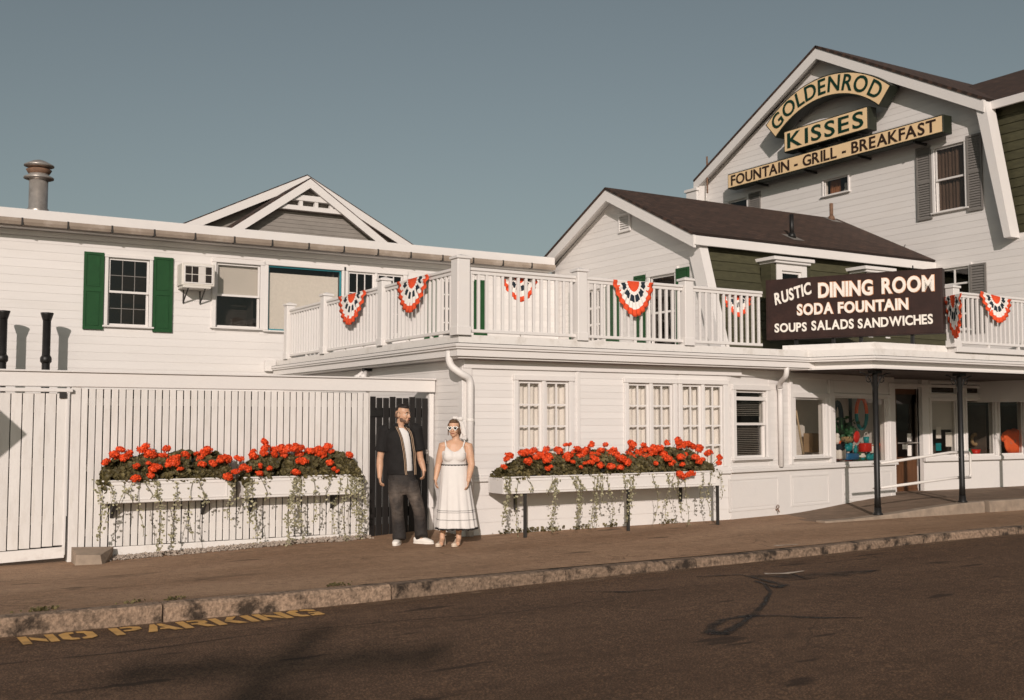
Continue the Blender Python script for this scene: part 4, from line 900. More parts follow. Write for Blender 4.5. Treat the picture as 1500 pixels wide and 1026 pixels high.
def bunt(label, fr, xl, xr, ybot, off, ztop=RB+.93, skew=0.0):
    a = fr.x(xl, 420, off); b = fr.x(xr, 420, off); zb = fr.z((xl+xr)/2, ybot, off)
    return bunting(label, fr.M @ Matrix.Translation(((a+b)/2, off, ztop)), b-a, (ztop-zb)/1.04, skew)
bunt('red white and navy fan bunting on the side railing, nearest the annex', RS_, 499, 538, 475, -.05)
bunt('red white and navy fan bunting on the side railing, beside the corner post', RS_, 585, 630, 457, -.05)
bunt('fan bunting hung behind the balusters right of the corner post', RF, 731, 786, 441, .10, RB+.9)
bunt('bright fan bunting draped over the front railing below the gable vent', RF, 896, 955, 463, -.05)
bunt('fan bunting hung behind the balusters just left of the brown sign', RF, 1054, 1099, 463, .10, RB+.9)
b6 = RC.x(1390, 460, -.1)
bunting('folded fan bunting seen edge on at the post right of the brown sign', RC.M @ T(b6-.02, -.16, 3.78, 62), .62, .72)
bunt('fan bunting on the railing at the right edge of the picture', RC, 1433, 1478, 472, -.05, 2.93+.93, -.12)

# ================================================================== LETTERS
_ch = {}
def glyph(ch, bold):
    k = (ch, bold)
    if k not in _ch:
        c = bpy.data.curves.new('g', 'FONT'); c.body = ch; c.size = 1; c.offset = bold; c.extrude = 0; c.resolution_u = 4; c.fill_mode = 'FRONT'
        o = bpy.data.objects.new('g', c); col.objects.link(o); dg = bpy.context.evaluated_depsgraph_get()
        me = bpy.data.meshes.new_from_object(o.evaluated_get(dg)); bpy.data.objects.remove(o); bpy.data.curves.remove(c)
        vs = [v.co.copy() for v in me.vertices]; fs = [tuple(p.vertices) for p in me.polygons]; bpy.data.meshes.remove(me)
        _ch[k] = (vs, fs, min(v.x for v in vs), max(v.x for v in vs))
    return _ch[k]
def cap_h(): vs = glyph('H', 0)[0]; return max(v.y for v in vs)
def letters(th, text, mapf, width, height, mats, bold=.0, gap=.10, th_=.012, italic=0.0, space=.32):
    """mapf(u, v) -> local xyz matrix for a letter: gets the letter's centre along the run, returns Matrix (x right, z up)."""
    ch_h = cap_h(); run_ = []; x = 0
    KERN = {'TA': -.10, 'AT': -.10, 'FA': -.07, 'RO': -.06, 'NR': .04, 'EN': .02, 'LD': -.02, 'OD': .03, 'FO': -.02, 'AK': -.02, 'KF': -.02}
    for i_, c in enumerate(text):
        if c == ' ': x += space; continue
        vs, fs, a, b = glyph(c, bold); run_.append((c, x, b-a)); x += (b-a)+gap+KERN.get(text[i_:i_+2], 0)
    sx = width/(x-gap); sz = height/ch_h
    for c, x0, w_ in run_:
        for li, (mat, bd, y0) in enumerate(mats):
            vs, fs, a, b = glyph(c, bd); a0 = glyph(c, bold); ca = (a0[2]+a0[3])/2
            n = len(vs); V = [((v.x-ca)*sx+italic*(v.y*sz), -y0-th_, v.y*sz) for v in vs] + [((v.x-ca)*sx+italic*(v.y*sz), -y0, v.y*sz) for v in vs]
            mb = MB(); F = [f for f in fs]; 
            from collections import Counter
            ed = Counter()
            for f in fs:
                for i in range(len(f)): ed[(f[i], f[(i+1) % len(f)])] += 1
            F += [(a_, a_+n, b_+n, b_) for (a_, b_) in ed if (b_, a_) not in ed]
            mb.add(V, F); part('letter' if li == len(mats)-1 else 'letter_edge', mb, MT[mat], th, mapf((x0+w_/2)*sx))
def slab_sign(name, label, pg, fr, y0, y1, face, edge, rim=.03):
    xs = [p[0] for p in pg]; zs = [p[1] for p in pg]
    M_ = fr.M @ Matrix.Translation(((min(xs)+max(xs))/2, y1, min(zs))); t = thing(name, label, 'sign', M_.translation)
    WM[t] = M_; t.matrix_basis = M_
    part('cabinet', MB().prism(pg, y0, y1), MT[edge], t, fr)
    return t
GS = Frame((20.30, 0, 0), -90)
cxs, czs, ro, ri = -18.66, 7.06, 3.04, 2.50; aa = math.asin(2.02/ro)
def arc(r, a0, a1, n=28): return [(cxs+r*math.sin(a0+(a1-a0)*i/n), czs+r*math.cos(a0+(a1-a0)*i/n)) for i in range(n+1)]
def arc_strip(r0, r1, a, y0, y1, n=28):
    mb = MB(); A, B = arc(r0, -a, a, n), arc(r1, -a, a, n); vs = []
    for (p, q) in zip(A, B): vs += [(p[0], y0, p[1]), (q[0], y0, q[1]), (q[0], y1, q[1]), (p[0], y1, p[1])]
    fs = []
    for i in range(n):
        for k in range(4): j = (k+1) % 4; fs.append((i*4+k, i*4+j, i*4+4+j, i*4+4+k))
    return mb.add(vs, fs + [(0, 3, 2, 1), tuple(n*4+q for q in (0, 1, 2, 3))])
s = thing('arched_sign', 'arched tan sign reading GOLDENROD high on the white gable', 'sign', (20.3, -cxs, 9.0))
part('cabinet', arc_strip(ri, ro, aa, .0, .30), MT['signedge'], s, GS); part('face', arc_strip(ri+.03, ro-.03, aa-.01, -.008, -.0005), MT['signtan'], s, GS)
wl = 2*aa*2.62*.93
letters(s, 'GOLDENROD', lambda u: GS.M @ Matrix.Translation((cxs, -.009, czs)) @ Matrix.Rotation((u-wl/2)/2.62, 4, 'Y') @ Matrix.Translation((0, 0, 2.60)), wl, .375, [('lgreen', .012, 0)], .012, .09)
for a in (-.5, .5): part('stand_off', MB().tube([(cxs+2.6*math.sin(a), .25, czs+2.6*math.cos(a)), (cxs+2.6*math.sin(a), .5, czs+2.6*math.cos(a))], .02, 8), MT['iron'], s, GS)
def rect_sign(label, x0, x1, z0, z1, txt, tx0, tx1, tz, th_, mat, bold, gap=.10):
    s = thing('rectangular_sign', label, 'sign', (20.3, -(x0+x1)/2, z0))
    part('cabinet', MB().bbox(x0, x1, 0, .30, z0, z1, .01), MT['signedge'], s, GS); part('face', MB().box(x0+.03, x1-.03, -.008, -.0005, z0+.03, z1-.03), MT['signtan'], s, GS)
    letters(s, txt, lambda u: GS.M @ Matrix.Translation((tx0+u, -.009, tz)), tx1-tx0, th_, [(mat, bold, 0)], bold, gap)
    for k in (.15, .4, .65, .88): part('stand_off', MB().box(x0+(x1-x0)*k-.02, x0+(x1-x0)*k+.02, .05, .49, z0-.05, z0-.001), MT['iron'], s, GS)
rect_sign('tan sign reading KISSES between the arched sign and the long sign', -20.03, -17.32, 8.46, 9.02, 'KISSES', -19.9, -17.45, 8.56, .37, 'lgreen', .014, .14)
rect_sign('long tan sign reading FOUNTAIN GRILL BREAKFAST under the KISSES sign', -22.15, -15.27, 7.91, 8.32, 'FOUNTAIN - GRILL - BREAKFAST', -22.0, -15.45, 7.985, .265, 'lbrown', .014, .09)

# brown projecting sign
SG_ = 1.15; DL, DR = Vector((12.91, 13.19, 0))*SG_, Vector((14.13, 10.73, 0))*SG_; DD = DR-DL; LEN = DD.length
DS = Frame((DL.x, DL.y, 0), math.degrees(math.atan2(DD.y, DD.x)))
ds = thing('projecting_sign', 'big dark brown projecting sign reading RUSTIC DINING ROOM over the canopy', 'sign', (15.5, 13.7, 2.81)); ZB, ZT = 3.14, 4.265
part('cabinet', MB().bbox(0, LEN, 0, .22, ZB, ZT, .012), MT['signbrown'], ds, DS)
part('rim', MB().ring(-.012, LEN+.012, ZB-.01, ZT+.01, .035, .005, .215), MT['signbrown'], ds, DS)
for x_ in (.5, 1.2, 1.7, 2.6): part('leg', MB().box(x_, x_+.05, .06, .16, 2.801, ZB-.001), MT['iron'], ds, DS)
part('stay', MB().tube([(1.2, .2, ZB+.02), (.9, .75, 2.81)], .015, 8), MT['iron'], ds, DS)
part('cable', MB().tube([(LEN-.5, .11, ZT), (LEN-.5, .11, ZT+.10)], .012, 6), MT['iron'], ds, DS)
def dword(txt, p0, p1, hpx, bold, edge, italic=0.0, gap=.06):
    a, za = DS.hit(*p0); b, zb = DS.hit(*p1); sl = math.atan2(zb-za, b-a); W_ = math.hypot(b-a, zb-za)
    h_ = DS.z(p0[0], p0[1]-hpx)-za
    mats = ([('lpeach', bold+.022, .0)] if edge else []) + [('lwhite', bold, .014 if edge else .0)]
    letters(ds, txt, lambda u: DS.M @ Matrix.Translation((a, -.001, za)) @ Matrix.Rotation(-sl, 4, 'Y') @ Matrix.Translation((u, 0, 0)), W_, h_, mats, bold, gap, .012, italic)
dword('RUSTIC', (1136, 447), (1189, 430), 16, .03, False, .15)
dword('DINING', (1199, 436), (1279, 431.5), 20, .035, True); dword('ROOM', (1292, 430), (1369, 425.5), 21, .035, True)
dword('SODA', (1168, 462), (1221, 459), 15, .035, True); dword('FOUNTAIN', (1228, 459), (1331, 453), 15, .035, True)
dword('SOUPS', (1135, 487), (1182, 485), 12, .03, False); dword('SALADS', (1189, 484), (1251, 481), 13, .03, False); dword('SANDWICHES', (1257, 481), (1367, 474), 13, .03, False)

# ================================================================== PLANTERS, GERANIUMS, IVY
def leaf_mat(name, c, var, trans=.3):
    m, t, b = new_mat(name); g = nn(t, 'ShaderNodeNewGeometry'); oi = g.outputs['Random Per Island']
    t.links.new(ramp(t, oi, [(0, tuple(x*(1-var) for x in c)), (.6, c), (1, tuple(x*(1+var*1.6) for x in c))]).outputs[0], b.inputs['Base Color'])
    b.inputs['Roughness'].default_value = .55; b.inputs['Specular IOR Level'].default_value = .3
    tl = nn(t, 'ShaderNodeBsdfTranslucent'); tl.inputs[0].default_value = (c[0]*1.3, c[1]*1.5, c[2], 1); mx_ = nn(t, 'ShaderNodeMixShader'); mx_.inputs[0].default_value = trans
    t.links.new(b.outputs[0], mx_.inputs[1]); t.links.new(tl.outputs[0], mx_.inputs[2]); t.links.new(mx_.outputs[0], t.nodes['Material Output'].inputs[0]); return m
MT['leaf'] = leaf_mat('geranium_leaf', (.115, .092, .038), .55)
MT['ivy'] = leaf_mat('variegated_ivy_leaf', (.32, .29, .19), .45)
MT['stem'] = pm('green_stem', (.10, .085, .035), .7, .2, 10)
MT['petal'] = leaf_mat('geranium_petal', (.76, .088, .020), .3, .2)
def leaf(mb, c, n_, up_, r, k=7, cup=.25):
    n_ = n_.normalized(); a = (up_-n_*up_.dot(n_)); a = a.normalized() if a.length > 1e-4 else n_.orthogonal().normalized(); b = n_.cross(a)
    vs = [c-n_*cup*r] + [c+a*(r*math.cos(t_)*(1 if i else .55))+b*(r*math.sin(t_)) for i, t_ in enumerate([6.283*q/k for q in range(k)])]
    mb.add(vs, [(0, 1+i, 1+(i+1) % k) for i in range(k)])
def floret_head(seed, n=34):
    rnd = random.Random(seed); mb = MB()
    for i in range(n):
        z = 1-2*(i+.5)/n*.82; ph = i*2.39996; s = math.sqrt(max(0, 1-z*z)); d = Vector((s*math.cos(ph), s*math.sin(ph), z)); c = d*(.040+rnd.uniform(-.014, .012)); c.z *= .75
        for k in range(4):
            a = d.orthogonal().normalized(); a.rotate(Matrix.Rotation(k*1.57+rnd.random(), 3, d)); leaf(mb, c+a*.012, (d+a*.5+Vector((rnd.uniform(-.6, .6), rnd.uniform(-.6, .6), rnd.uniform(-.6, .6)))), a, rnd.uniform(.009, .0145), 5, .15)
    return mb.mesh('flower_head', MT['petal'])
heads = [floret_head(i) for i in range(5)]
def geraniums(label, fr, x0, x1, yc, yw, ztop, blooms, nleaf, bul):
    t = thing('geranium_bed', label, 'geraniums', fr.M @ Vector(((x0+x1)/2, yc, ztop-.1)), 0, 'red geraniums in the white flower boxes'); rnd = random.Random(int(x0*100)); fo = MB()
    def hgt(x): u = (x-x0)/(x1-x0); return .05+bul*(.40+.60*min(1, 3.2*math.sin(u*math.pi)))*(.85+.28*noise.noise(Vector((x*3.1, yc, 1.3)))) if 0 < u < 1 else .05
    for i in range(nleaf):
        x = rnd.uniform(x0-.03, x1+.03); a = rnd.uniform(-1, 1); h_ = hgt(x); rr = rnd.random()**.35
        y = yc+a*yw*(.5+.8*rr*math.sqrt(max(0, 1-(a*.5)**2))); z = ztop-.04+h_*rr*math.sqrt(max(.08, 1-a*a*.85)) - (.09*rnd.random() if a < -.75 else 0)
        clump = noise.noise(Vector((x*7, y*7, z*7)))
        if clump < -.22: continue
        d = Vector((rnd.uniform(-.7, .7), a*1.0-.35+rnd.uniform(-.5, .5), .55+rnd.uniform(-.5, .6))); leaf(fo, Vector((x, y, z)), d, Vector((rnd.uniform(-1, 1), rnd.uniform(-1, 1), -.6)), rnd.uniform(.016, .033), 7, .3)
    f = part('foliage', fo, MT['leaf'], t, fr); f['kind'] = 'stuff'
    blooms = blooms + [(px+rnd.uniform(-7, 7), py+rnd.uniform(-4, 7), s*.85) for px, py, s in blooms if rnd.random() < .6]
    for (px, py, s) in blooms:
        off = yc-yw*rnd.uniform(.2, .9); x, z = fr.hit(px, py, off)
        if z < ztop+.24: off = yc-yw*1.3-.03; x, z = fr.hit(px, py, off)
        part('flower_head', heads[rnd.randrange(5)], None, t, fr.M @ Matrix.Translation((x, off, z)) @ Matrix.Rotation(rnd.random()*6.28, 4, 'Z') @ Matrix.Rotation(rnd.uniform(-.1, .7), 4, 'X') @ Matrix.Scale(s*1.2, 4))
        part('stem', MB().tube([(x, off+.01, z-.01), (x+rnd.uniform(-.02, .02), yc, max(ztop, z-.2))], .004, 5), MT['stem'], t, fr)
    return t
def ivy(label, fr, strands, y_front, ztop):
    t = thing('ivy_plant', label, 'ivy', fr.M @ Vector((strands[0][0], y_front+.1, ztop)), 0, 'pale ivy trailing from the flower boxes'); rnd = random.Random(int(ztop*1000)+len(strands))
    for (x, zl, dens) in strands:
        mb = MB(); pts = []; n = 14
        for i in range(n+1):
            u = i/n; pts.append(Vector((x+.035*math.sin(u*5+x*9)+.03*noise.noise(Vector((x, u*3, 0))), y_front-.015-.03*math.sin(u*3.14)-.01*math.sin(u*9+x), ztop+.03+(zl-ztop)*u)))
        pts[0].y += .06; mb.tube(pts, .0035, 5)
        o = part('strand', mb, MT['stem'], t, fr); lf = MB()
        L = abs(zl-ztop)
        for i in range(int(L*dens*95)):
            u = rnd.random()**1.1; k = min(n-1, int(u*n)); p = pts[k].lerp(pts[k+1], u*n-k); p = p+Vector((rnd.gauss(0, .026), rnd.uniform(-.03, .01), rnd.uniform(-.02, .02)))
            leaf(lf, p, Vector((rnd.uniform(-.6, .6), -1, rnd.uniform(-.2, .7))), Vector((rnd.uniform(-.5, .5), 0, 1)), rnd.uniform(.011, .021), 5, .2)
        g = part('leaves', lf, MT['ivy'], o, fr); g['kind'] = 'stuff'
    return t
def box_planter(name, label, fr, x0, x1, z0, z1, y0, y1, legs=()):
    t = thing(name, label, 'flower box', fr.M @ Vector(((x0+x1)/2, (y0+y1)/2, z0)), 0, 'white wooden flower boxes')
    part('front_board', MB().bbox(x0, x1, y0, y0+.025, z0, z1), MT['white'], t, fr); part('back_board', MB().bbox(x0, x1, y1-.025, y1, z0, z1), MT['white'], t, fr)
    part('end_board', MB().bbox(x0, x0+.025, y0+.0255, y1-.0255, z0, z1), MT['white'], t, fr); part('end_board', MB().bbox(x1-.025, x1, y0+.0255, y1-.0255, z0, z1), MT['white'], t, fr)
    part('floor_board', MB().box(x0+.026, x1-.026, y0+.026, y1-.026, z0+.01, z0+.03), MT['white'], t, fr); part('soil', MB().box(x0+.026, x1-.026, y0+.026, y1-.026, z0+.031, z1-.03), MT['soil'], t, fr)
    part('panel_moulding', MB().ring(x0+.08, x1-.08, z0+.035, z1-.03, .012, y0-.008, y0-.0005), MT['white'], t, fr); part('rim', MB().ring(x0-.012, x1+.012, 0, 1, .03, 0, 1) if False else MB().bbox(x0-.012, x1+.012, y0-.014, y0+.03, z1+.0005, z1+.02, .004), MT['white'], t, fr)
    return t
# two boxes on the fence (front face 0.30 m out)
for k, (xl, xr, yt, yb, lab) in enumerate(((151, 342, 706, 735, 'white flower box hung on the fence, nearer the sliding gate'), (358, 530, 701, 727, 'white flower box hung on the fence, nearer the black gate'))):
    yo = -.34; x0, x1 = FENCE.x(xl, 715, yo), FENCE.x(xr, 715, yo); xm = (xl+xr)/2; z1, z0 = FENCE.z(xm, yt-2, yo), FENCE.z(xm, yb, yo)
    t = box_planter('flower_box', lab, FENCE, x0, x1, z0, z1, yo, -.06)
    for u in (.1, .80):
        xx = x0+(x1-x0)*u; part('bracket', MB().prism([(0, 0)]*3, 0, 0) if False else MB().add([(xx-.02, -.055, z0-.20), (xx+.02, -.055, z0-.20), (xx+.02, -.055, z0), (xx-.02, -.055, z0), (xx-.02, -.25, z0-.001), (xx+.02, -.25, z0-.001), (xx-.02, -.25, z0-.03), (xx+.02, -.25, z0-.03)],
             [(0, 1, 2, 3), (3, 2, 5, 4), (4, 5, 7, 6), (6, 7, 1, 0), (0, 3, 4, 6), (1, 7, 5, 2)]), MT['leg'], t, FENCE)
    rnd = random.Random(k+3)
    if k == 0: bl = [(155, 677, .9), (167, 667, 1.1), (176, 659, .9), (181, 671, 1), (189, 664, .9), (209, 659, 1.2), (214, 654, .9), (219, 665, 1.3), (224, 667, 1), (244, 658, 1), (240, 668, .9), (252, 675, 1.2), (258, 672, 1.1), (247, 681, .9), (272, 667, 1), (265, 669, .9), (198, 684, .6), (224, 688, 1), (232, 685, .8), (221, 697, .8), (200, 700, .9), (217, 679, .6), (263, 687, .6), (288, 665, .6), (293, 672, .9), (303, 660, 1.2), (296, 680, .9), (312, 679, .9), (327, 673, 1.3), (334, 673, 1), (334, 699, 1.1), (322, 675, .9), (256, 679, 1)]
    else: bl = [(371, 661, .7), (353, 673, .8), (346, 691, .8), (387, 647, .8), (389, 656, 1), (386, 664, 1), (371, 668, 1.1), (361, 687, 1.1), (380, 694, .9), (394, 687, .6), (381, 681, .5), (402, 660, 1), (411, 656, 1), (416, 667, .9), (422, 657, 1.1), (432, 658, 1.1), (440, 657, 1), (438, 666, 1.1), (445, 676, 1.1), (432, 692, .9), (456, 661, 1), (463, 662, 1.2), (470, 664, 1), (475, 660, 1), (481, 654, 1), (486, 662, .7), (483, 678, .9), (489, 687, .6), (474, 668, .8), (500, 671, .5), (512, 667, 1), (410, 661, .9), (450, 660, .7)]
    geraniums(('mass of red geraniums in the fence box nearer the sliding gate', 'mass of red geraniums in the fence box nearer the black gate')[k], FENCE, x0+.02, x1-.02, yo+.14, .15, z1, bl, 11000, .37)
    if k == 0: st = [(146, 795, .9), (160, 770, .4), (192, 740, .5), (217, 735, .6), (232, 812, 1.1), (255, 805, .6), (296, 745, .8), (336, 765, 1.0), (178, 760, .25), (206, 790, .3), (280, 795, .3)]
    else: st = [(362, 770, 1.2), (372, 800, .6), (385, 735, .5), (430, 775, 1.5), (425, 805, 1.0), (440, 795, .6), (460, 770, .5), (477, 742, .4), (492, 785, .5), (522, 792, 1.5), (530, 770, 1.2), (515, 760, .9), (505, 800, .5)]
    ivy(('pale ivy trailing from the fence box nearer the sliding gate', 'pale ivy trailing from the fence box nearer the black gate')[k], FENCE, [(FENCE.x(px, 715, yo), FENCE.z(px, py, yo), d_) for px, py, d_ in st], yo, z1)
# long box on the restaurant
yo = -.55; x0, x1 = FRONT.x(738, 712, yo), FRONT.x(1054, 700, yo); z1, z0 = FRONT.z(900, 696, yo), FRONT.z(900, 718, yo)
t = box_planter('flower_box', 'long white flower box on dark legs under the restaurant windows', FRONT, x0, x1, z0, z1, yo, -.12)
for px in (769, 920, 1051):
    xx = FRONT.x(px, 740, yo+.05); part('leg', MB().box(xx-.018, xx+.018, yo+.03, yo+.066, pave_z(xx, 13)-.01, z0-.001), MT['leg'], t, FRONT)
for px in (755, 997):
    xx = FRONT.x(px, 730, -.1); part('bracket', MB().box(xx-.02, xx+.02, -.116, -.08, z0-.26, z0+.02), MT['leg'], t, FRONT)
bl = []
rnd = random.Random(5)
for (px, py, s) in [(746, 668, 1.1), (738, 684, .8), (765, 664, 1), (770, 664, 1), (773, 677, 1), (781, 661, 1), (791, 667, 1.1), (800, 659, 1), (803, 669, 1.2), (810, 671, 1.1), (802, 687, .7), (818, 660, 1.2), (829, 652, .7), (832, 668, 1.3), (839, 677, .7), (846, 658, 1), (850, 668, 1), (856, 663, 1.2), (866, 653, .8), (868, 667, 1.2), (857, 679, .6), (880, 682, .9), (880, 660, 1), (887, 652, .8), (890, 665, 1.2), (898, 661, 1.2), (895, 684, 1.1), (903, 667, 1.1), (909, 685, .9), (911, 673, 1.2), (919, 677, 1.1), (922, 666, 1.1), (927, 651, 1.1), (925, 657, .9), (936, 665, 1.3), (944, 658, 1), (948, 670, 1.1), (943, 652, .8), (957, 657, 1.2), (961, 679, .7), (966, 658, 1.3), (972, 666, 1.3), (977, 649, .9), (983, 680, .7), (994, 648, 1), (1000, 652, 1.1), (1003, 668, 1.4), (997, 670, 1.1), (1008, 651, 1.2), (1015, 654, 1), (998, 697, 1.1), (1013, 694, 1.1), (1019, 670, 1.1), (1024, 677, .9), (1025, 656, 1.1), (1038, 664, 1.2), (1053, 678, .8), (1055, 672, .8), (870, 672, 1), (875, 667, 1.1), (930, 670, .9), (955, 664, 1), (1000, 680, .7), (785, 670, .9), (842, 662, .9)]: bl.append((px, py, s))
geraniums('long mass of red geraniums under the restaurant windows', FRONT, x0+.05, x1-.05, yo+.21, .2, z1, bl, 19000, .36)
ivy('pale ivy trailing from the long restaurant flower box', FRONT, [(FRONT.x(px, 715, yo), FRONT.z(px, py, yo), d_) for px, py, d_ in [(738, 775, .9), (742, 755, 1.0), (756, 790, .3), (775, 725, .5), (805, 730, .8), (810, 783, 1.2), (847, 740, 1), (843, 778, .8), (845, 762, .8), (880, 740, 1.2), (873, 765, .9), (893, 770, .5), (868, 775, .5), (920, 770, .9), (912, 735, .6), (925, 745, .5), (958, 770, .3), (975, 765, .6), (993, 755, .7), (1003, 775, .5), (1037, 760, .6), (1025, 740, .6), (1054, 735, .6), (985, 720, .6)]], yo, z1)
wd_ = MB()
for i in range(260):
    c = random.choice([785, 808, 848, 893, 735, 765, 975]); xx = FRONT.x(c, 770)+random.gauss(0, .09); leaf(wd_, Vector((xx, 13.47-random.random()*.08, pave_z(xx, 13.4)+.005+random.random()*.07)), Vector((random.uniform(-1, 1), -1, .6)), Vector((0, 0, 1)), random.uniform(.01, .022), 5)
g = part('weeds', wd_, MT['leaf']); g['kind'] = 'stuff'; tag(g, 'sparse weeds along the foot of the restaurant wall', 'weeds')

wd_ = MB()
for px in (52, 60, 70, 185, 240, 250, 488, 492):
    c0 = P2(px, 906-px*.083-9); c0.y = 10.68
    for k in range(14): leaf(wd_, Vector((c0.x+random.gauss(0, .07), c0.y+random.uniform(-.02, .05), pave_z(c0.x, 10.6)+.004+random.random()*.03)), Vector((random.uniform(-1, 1), -1, .6)), Vector((random.uniform(-.4, .4), 0, 1)), random.uniform(.008, .02), 5)
g = part('weeds', wd_, MT['leaf']); g['kind'] = 'stuff'; tag(g, 'tiny weeds sprouting behind the kerb at the left', 'weeds')
# ================================================================== THINGS IN THE SHOP WINDOWS
MT['plred'] = pm('red_plastic', (.55, .02, .012), .4, .1, 5); MT['plteal'] = pm('teal_plastic', (.01, .22, .24), .4, .1, 5); MT['plblue'] = pm('blue_plastic', (.02, .12, .26), .4, .1, 5)
MT['plgreen'] = pm('green_plastic', (.02, .09, .03), .5, .2, 8); MT['orange'] = pm('orange_cloth', (.80, .13, .035), .85, .08, 8); MT['straw'] = pm('straw', (.30, .20, .10), .9, .3, 30, .4, 80)
def shop_item(name, label, cat, mb, mat, px, py, fr, y, smooth=True, group=None):
    x, z = fr.hit(px, py, y); M_ = fr.M @ Matrix.Translation((x, y, z)); o = part(name, mb, mat, None, M_, smooth); return tag(o, label, cat, group)
sc_ = lambda d: d/FPX                                        # metres per pixel at distance d
def torus(R_, r, mats=1, rx=1.0, n=28, m=8):
    mb = MB(); vs = []; fs = []
    for i in range(n):
        a = 6.283*i/n; c = Vector((R_*rx*math.cos(a), 0, R_*math.sin(a)))
        for k in range(m): b = 6.283*k/m; d = Vector((math.cos(a), 0, math.sin(a))); vs.append(c+d*(r*math.cos(b))+Vector((0, r*math.sin(b), 0)))
    for i in range(n):
        mb.cur = (i*mats//n)
        mb.add([], []); base = 0
        for k in range(m): fs.append((i*m+k, ((i+1) % n)*m+k, ((i+1) % n)*m+(k+1) % m, i*m+(k+1) % m)); mb.m.append(i*mats//n)
    mb.v += vs; mb.f += fs; mb.cur = 0; return mb
S = SHOP
shop_item('leaning_pole', 'slim pale wooden pole leaning in the narrow display window', 'pole', MB().tube([(.0, 0, .0), (-.09, .05, .62), (-.12, .08, .95)], [.022, .018, .012], 8), pm('pale_wood', (.5, .38, .25), .7, .15, 5), 1177, 666, S, .35)
st = S.hit(1200, 664, .4); t = thing('step_stool', 'small white stool at the foot of the narrow display window', 'stool', S.M @ Vector((st[0], .4, .802)), 10); 
part('seat', MB().bbox(-.1, .1, -.08, .08, .13, .20, .01), MT['bwhite'], t, WM[t])
for sx in (-.07, .07):
    for sy in (-.05, .05): part('leg', MB().box(sx-.015, sx+.015, sy-.015, sy+.015, 0, .13), MT['bwhite'], t, WM[t])
shop_item('cardboard_box', 'brown cardboard box at the back of the narrow display window', 'box', MB().bbox(-.12, .12, 0, .2, 0, .36), pm('cardboard', (.28, .19, .11), .9, .1, 5), 1196, 663, S, .62, False)
shop_item('flower_garland', 'orange and green ring of silk flowers hung in the toy window', 'garland', torus(.30, .035, 2, .62), [MT['orange'], MT['plteal']], 1262, 606, S, .4)
shop_item('flower_garland', 'dark blue ring of silk flowers at the left of the toy window', 'garland', torus(.28, .045, 2, .45), [MT['bnavy'], MT['plgreen']], 1227, 612, S, .35)
bush = MB(); rnd = random.Random(9)
for i in range(260): leaf(bush, Vector((rnd.gauss(0, .13), rnd.gauss(0, .08), rnd.gauss(0, .12))), Vector((rnd.uniform(-1, 1), -1, rnd.uniform(-.5, 1))), Vector((0, 0, 1)), rnd.uniform(.02, .05), 5)
shop_item('artificial_plant', 'dark green artificial plant in the toy window', 'plant', bush, MT['plgreen'], 1238, 634, S, .45)
shop_item('straw_basket', 'small straw basket in the toy window', 'basket', MB().lathe([(.08, 0), (.13, .05), (.14, .12), (.12, .12), (.10, .03)], n=16), MT['straw'], 1240, 649, S, .42)
shop_item('display_shelf', 'white shelf across the toy window', 'shelf', MB().bbox(-.5, .38, -.06, .2, -.03, 0), MT['bwhite'], 1265, 651, S, .36, False)
shop_item('toy_disc', 'round red toy disc standing on the white shelf', 'toy', MB().ell((0, 0, .12), (.10, .03, .12), Matrix.Rotation(.5, 3, 'Y')), MT['plred'], 1255, 649.5, S, .28)
bk = S.hit(1269, 650, .36); t = thing('toy_bucket', 'small teal toy bucket on the white shelf', 'bucket', S.M @ Vector((bk[0], .36, bk[1])))
part('pail', MB().lathe([(.045, 0), (.06, .13), (.055, .13), (.04, .01)], n=16), MT['plteal'], t, WM[t], True); part('handle', MB().tube([(.055*math.cos(a), 0, .13+.09*math.sin(a)) for a in [k*.3 for k in range(11)]], .005, 6), MT['bwhite'], t, WM[t], True)
for px, py, sz, mat, lab in ((1226, 651, (.07, .06, .16), 'bwhite', 'white toy figure by the frame of the toy window'), (1231, 662, (.05, .05, .16), 'orange', 'orange bottle below the shelf of the toy window'), (1230, 673, (.11, .08, .14), 'bwhite', 'white carton at the lower left of the toy window'),
                             (1246, 674, (.20, .07, .09), 'plblue', 'blue boxed toy at the bottom of the toy window'), (1253, 664, (.04, .04, .12), 'plteal', 'teal bottle under the white shelf'), (1263, 671, (.10, .06, .07), 'bwhite', 'white plush toy at the bottom of the toy window'),
                             (1272, 674, (.05, .05, .12), 'plteal', 'teal toy at the bottom of the toy window'), (1277, 664, (.09, .07, .10), 'bwhite', 'white box under the right end of the shelf'), (1282, 674, (.07, .06, .1), 'bnavy', 'navy toy beside the black post in the toy window'), (1296, 672, (.06, .06, .1), 'straw', 'straw coloured toy right of the black post')):
    mb = MB().bbox(-sz[0], sz[0], -sz[1], sz[1], 0, sz[2]*1.4, .02) if 'box' in lab or 'carton' in lab else MB().ell((0, 0, sz[2]*.45), (sz[0], sz[1], sz[2]*.5)).ell((0, -.01, sz[2]*1.0), (sz[0]*.6, sz[1]*.7, sz[2]*.3))
    shop_item('window_toy', lab, 'toy', mb, MT[mat], px, py, S, .2 if py > 660 else .26)
S = SHOP2
for px, py, w_, h_, mat, lab in ((1375, 634, .16, .24, 'bwhite', 'white notice in the window by the door, upper left'), (1375, 655, .17, .16, 'plteal', 'teal and white notice in the window by the door, lower left'), (1390, 644, .20, .30, 'bwhite', 'tall white notice in the window by the door, right')):
    x, z = S.hit(px, py, .06); tag(part('paper_notice', MB().box(x-w_/2, x+w_/2, .062, .066, z-h_/2, z+h_/2), MT[mat], None, S), lab, 'notice')
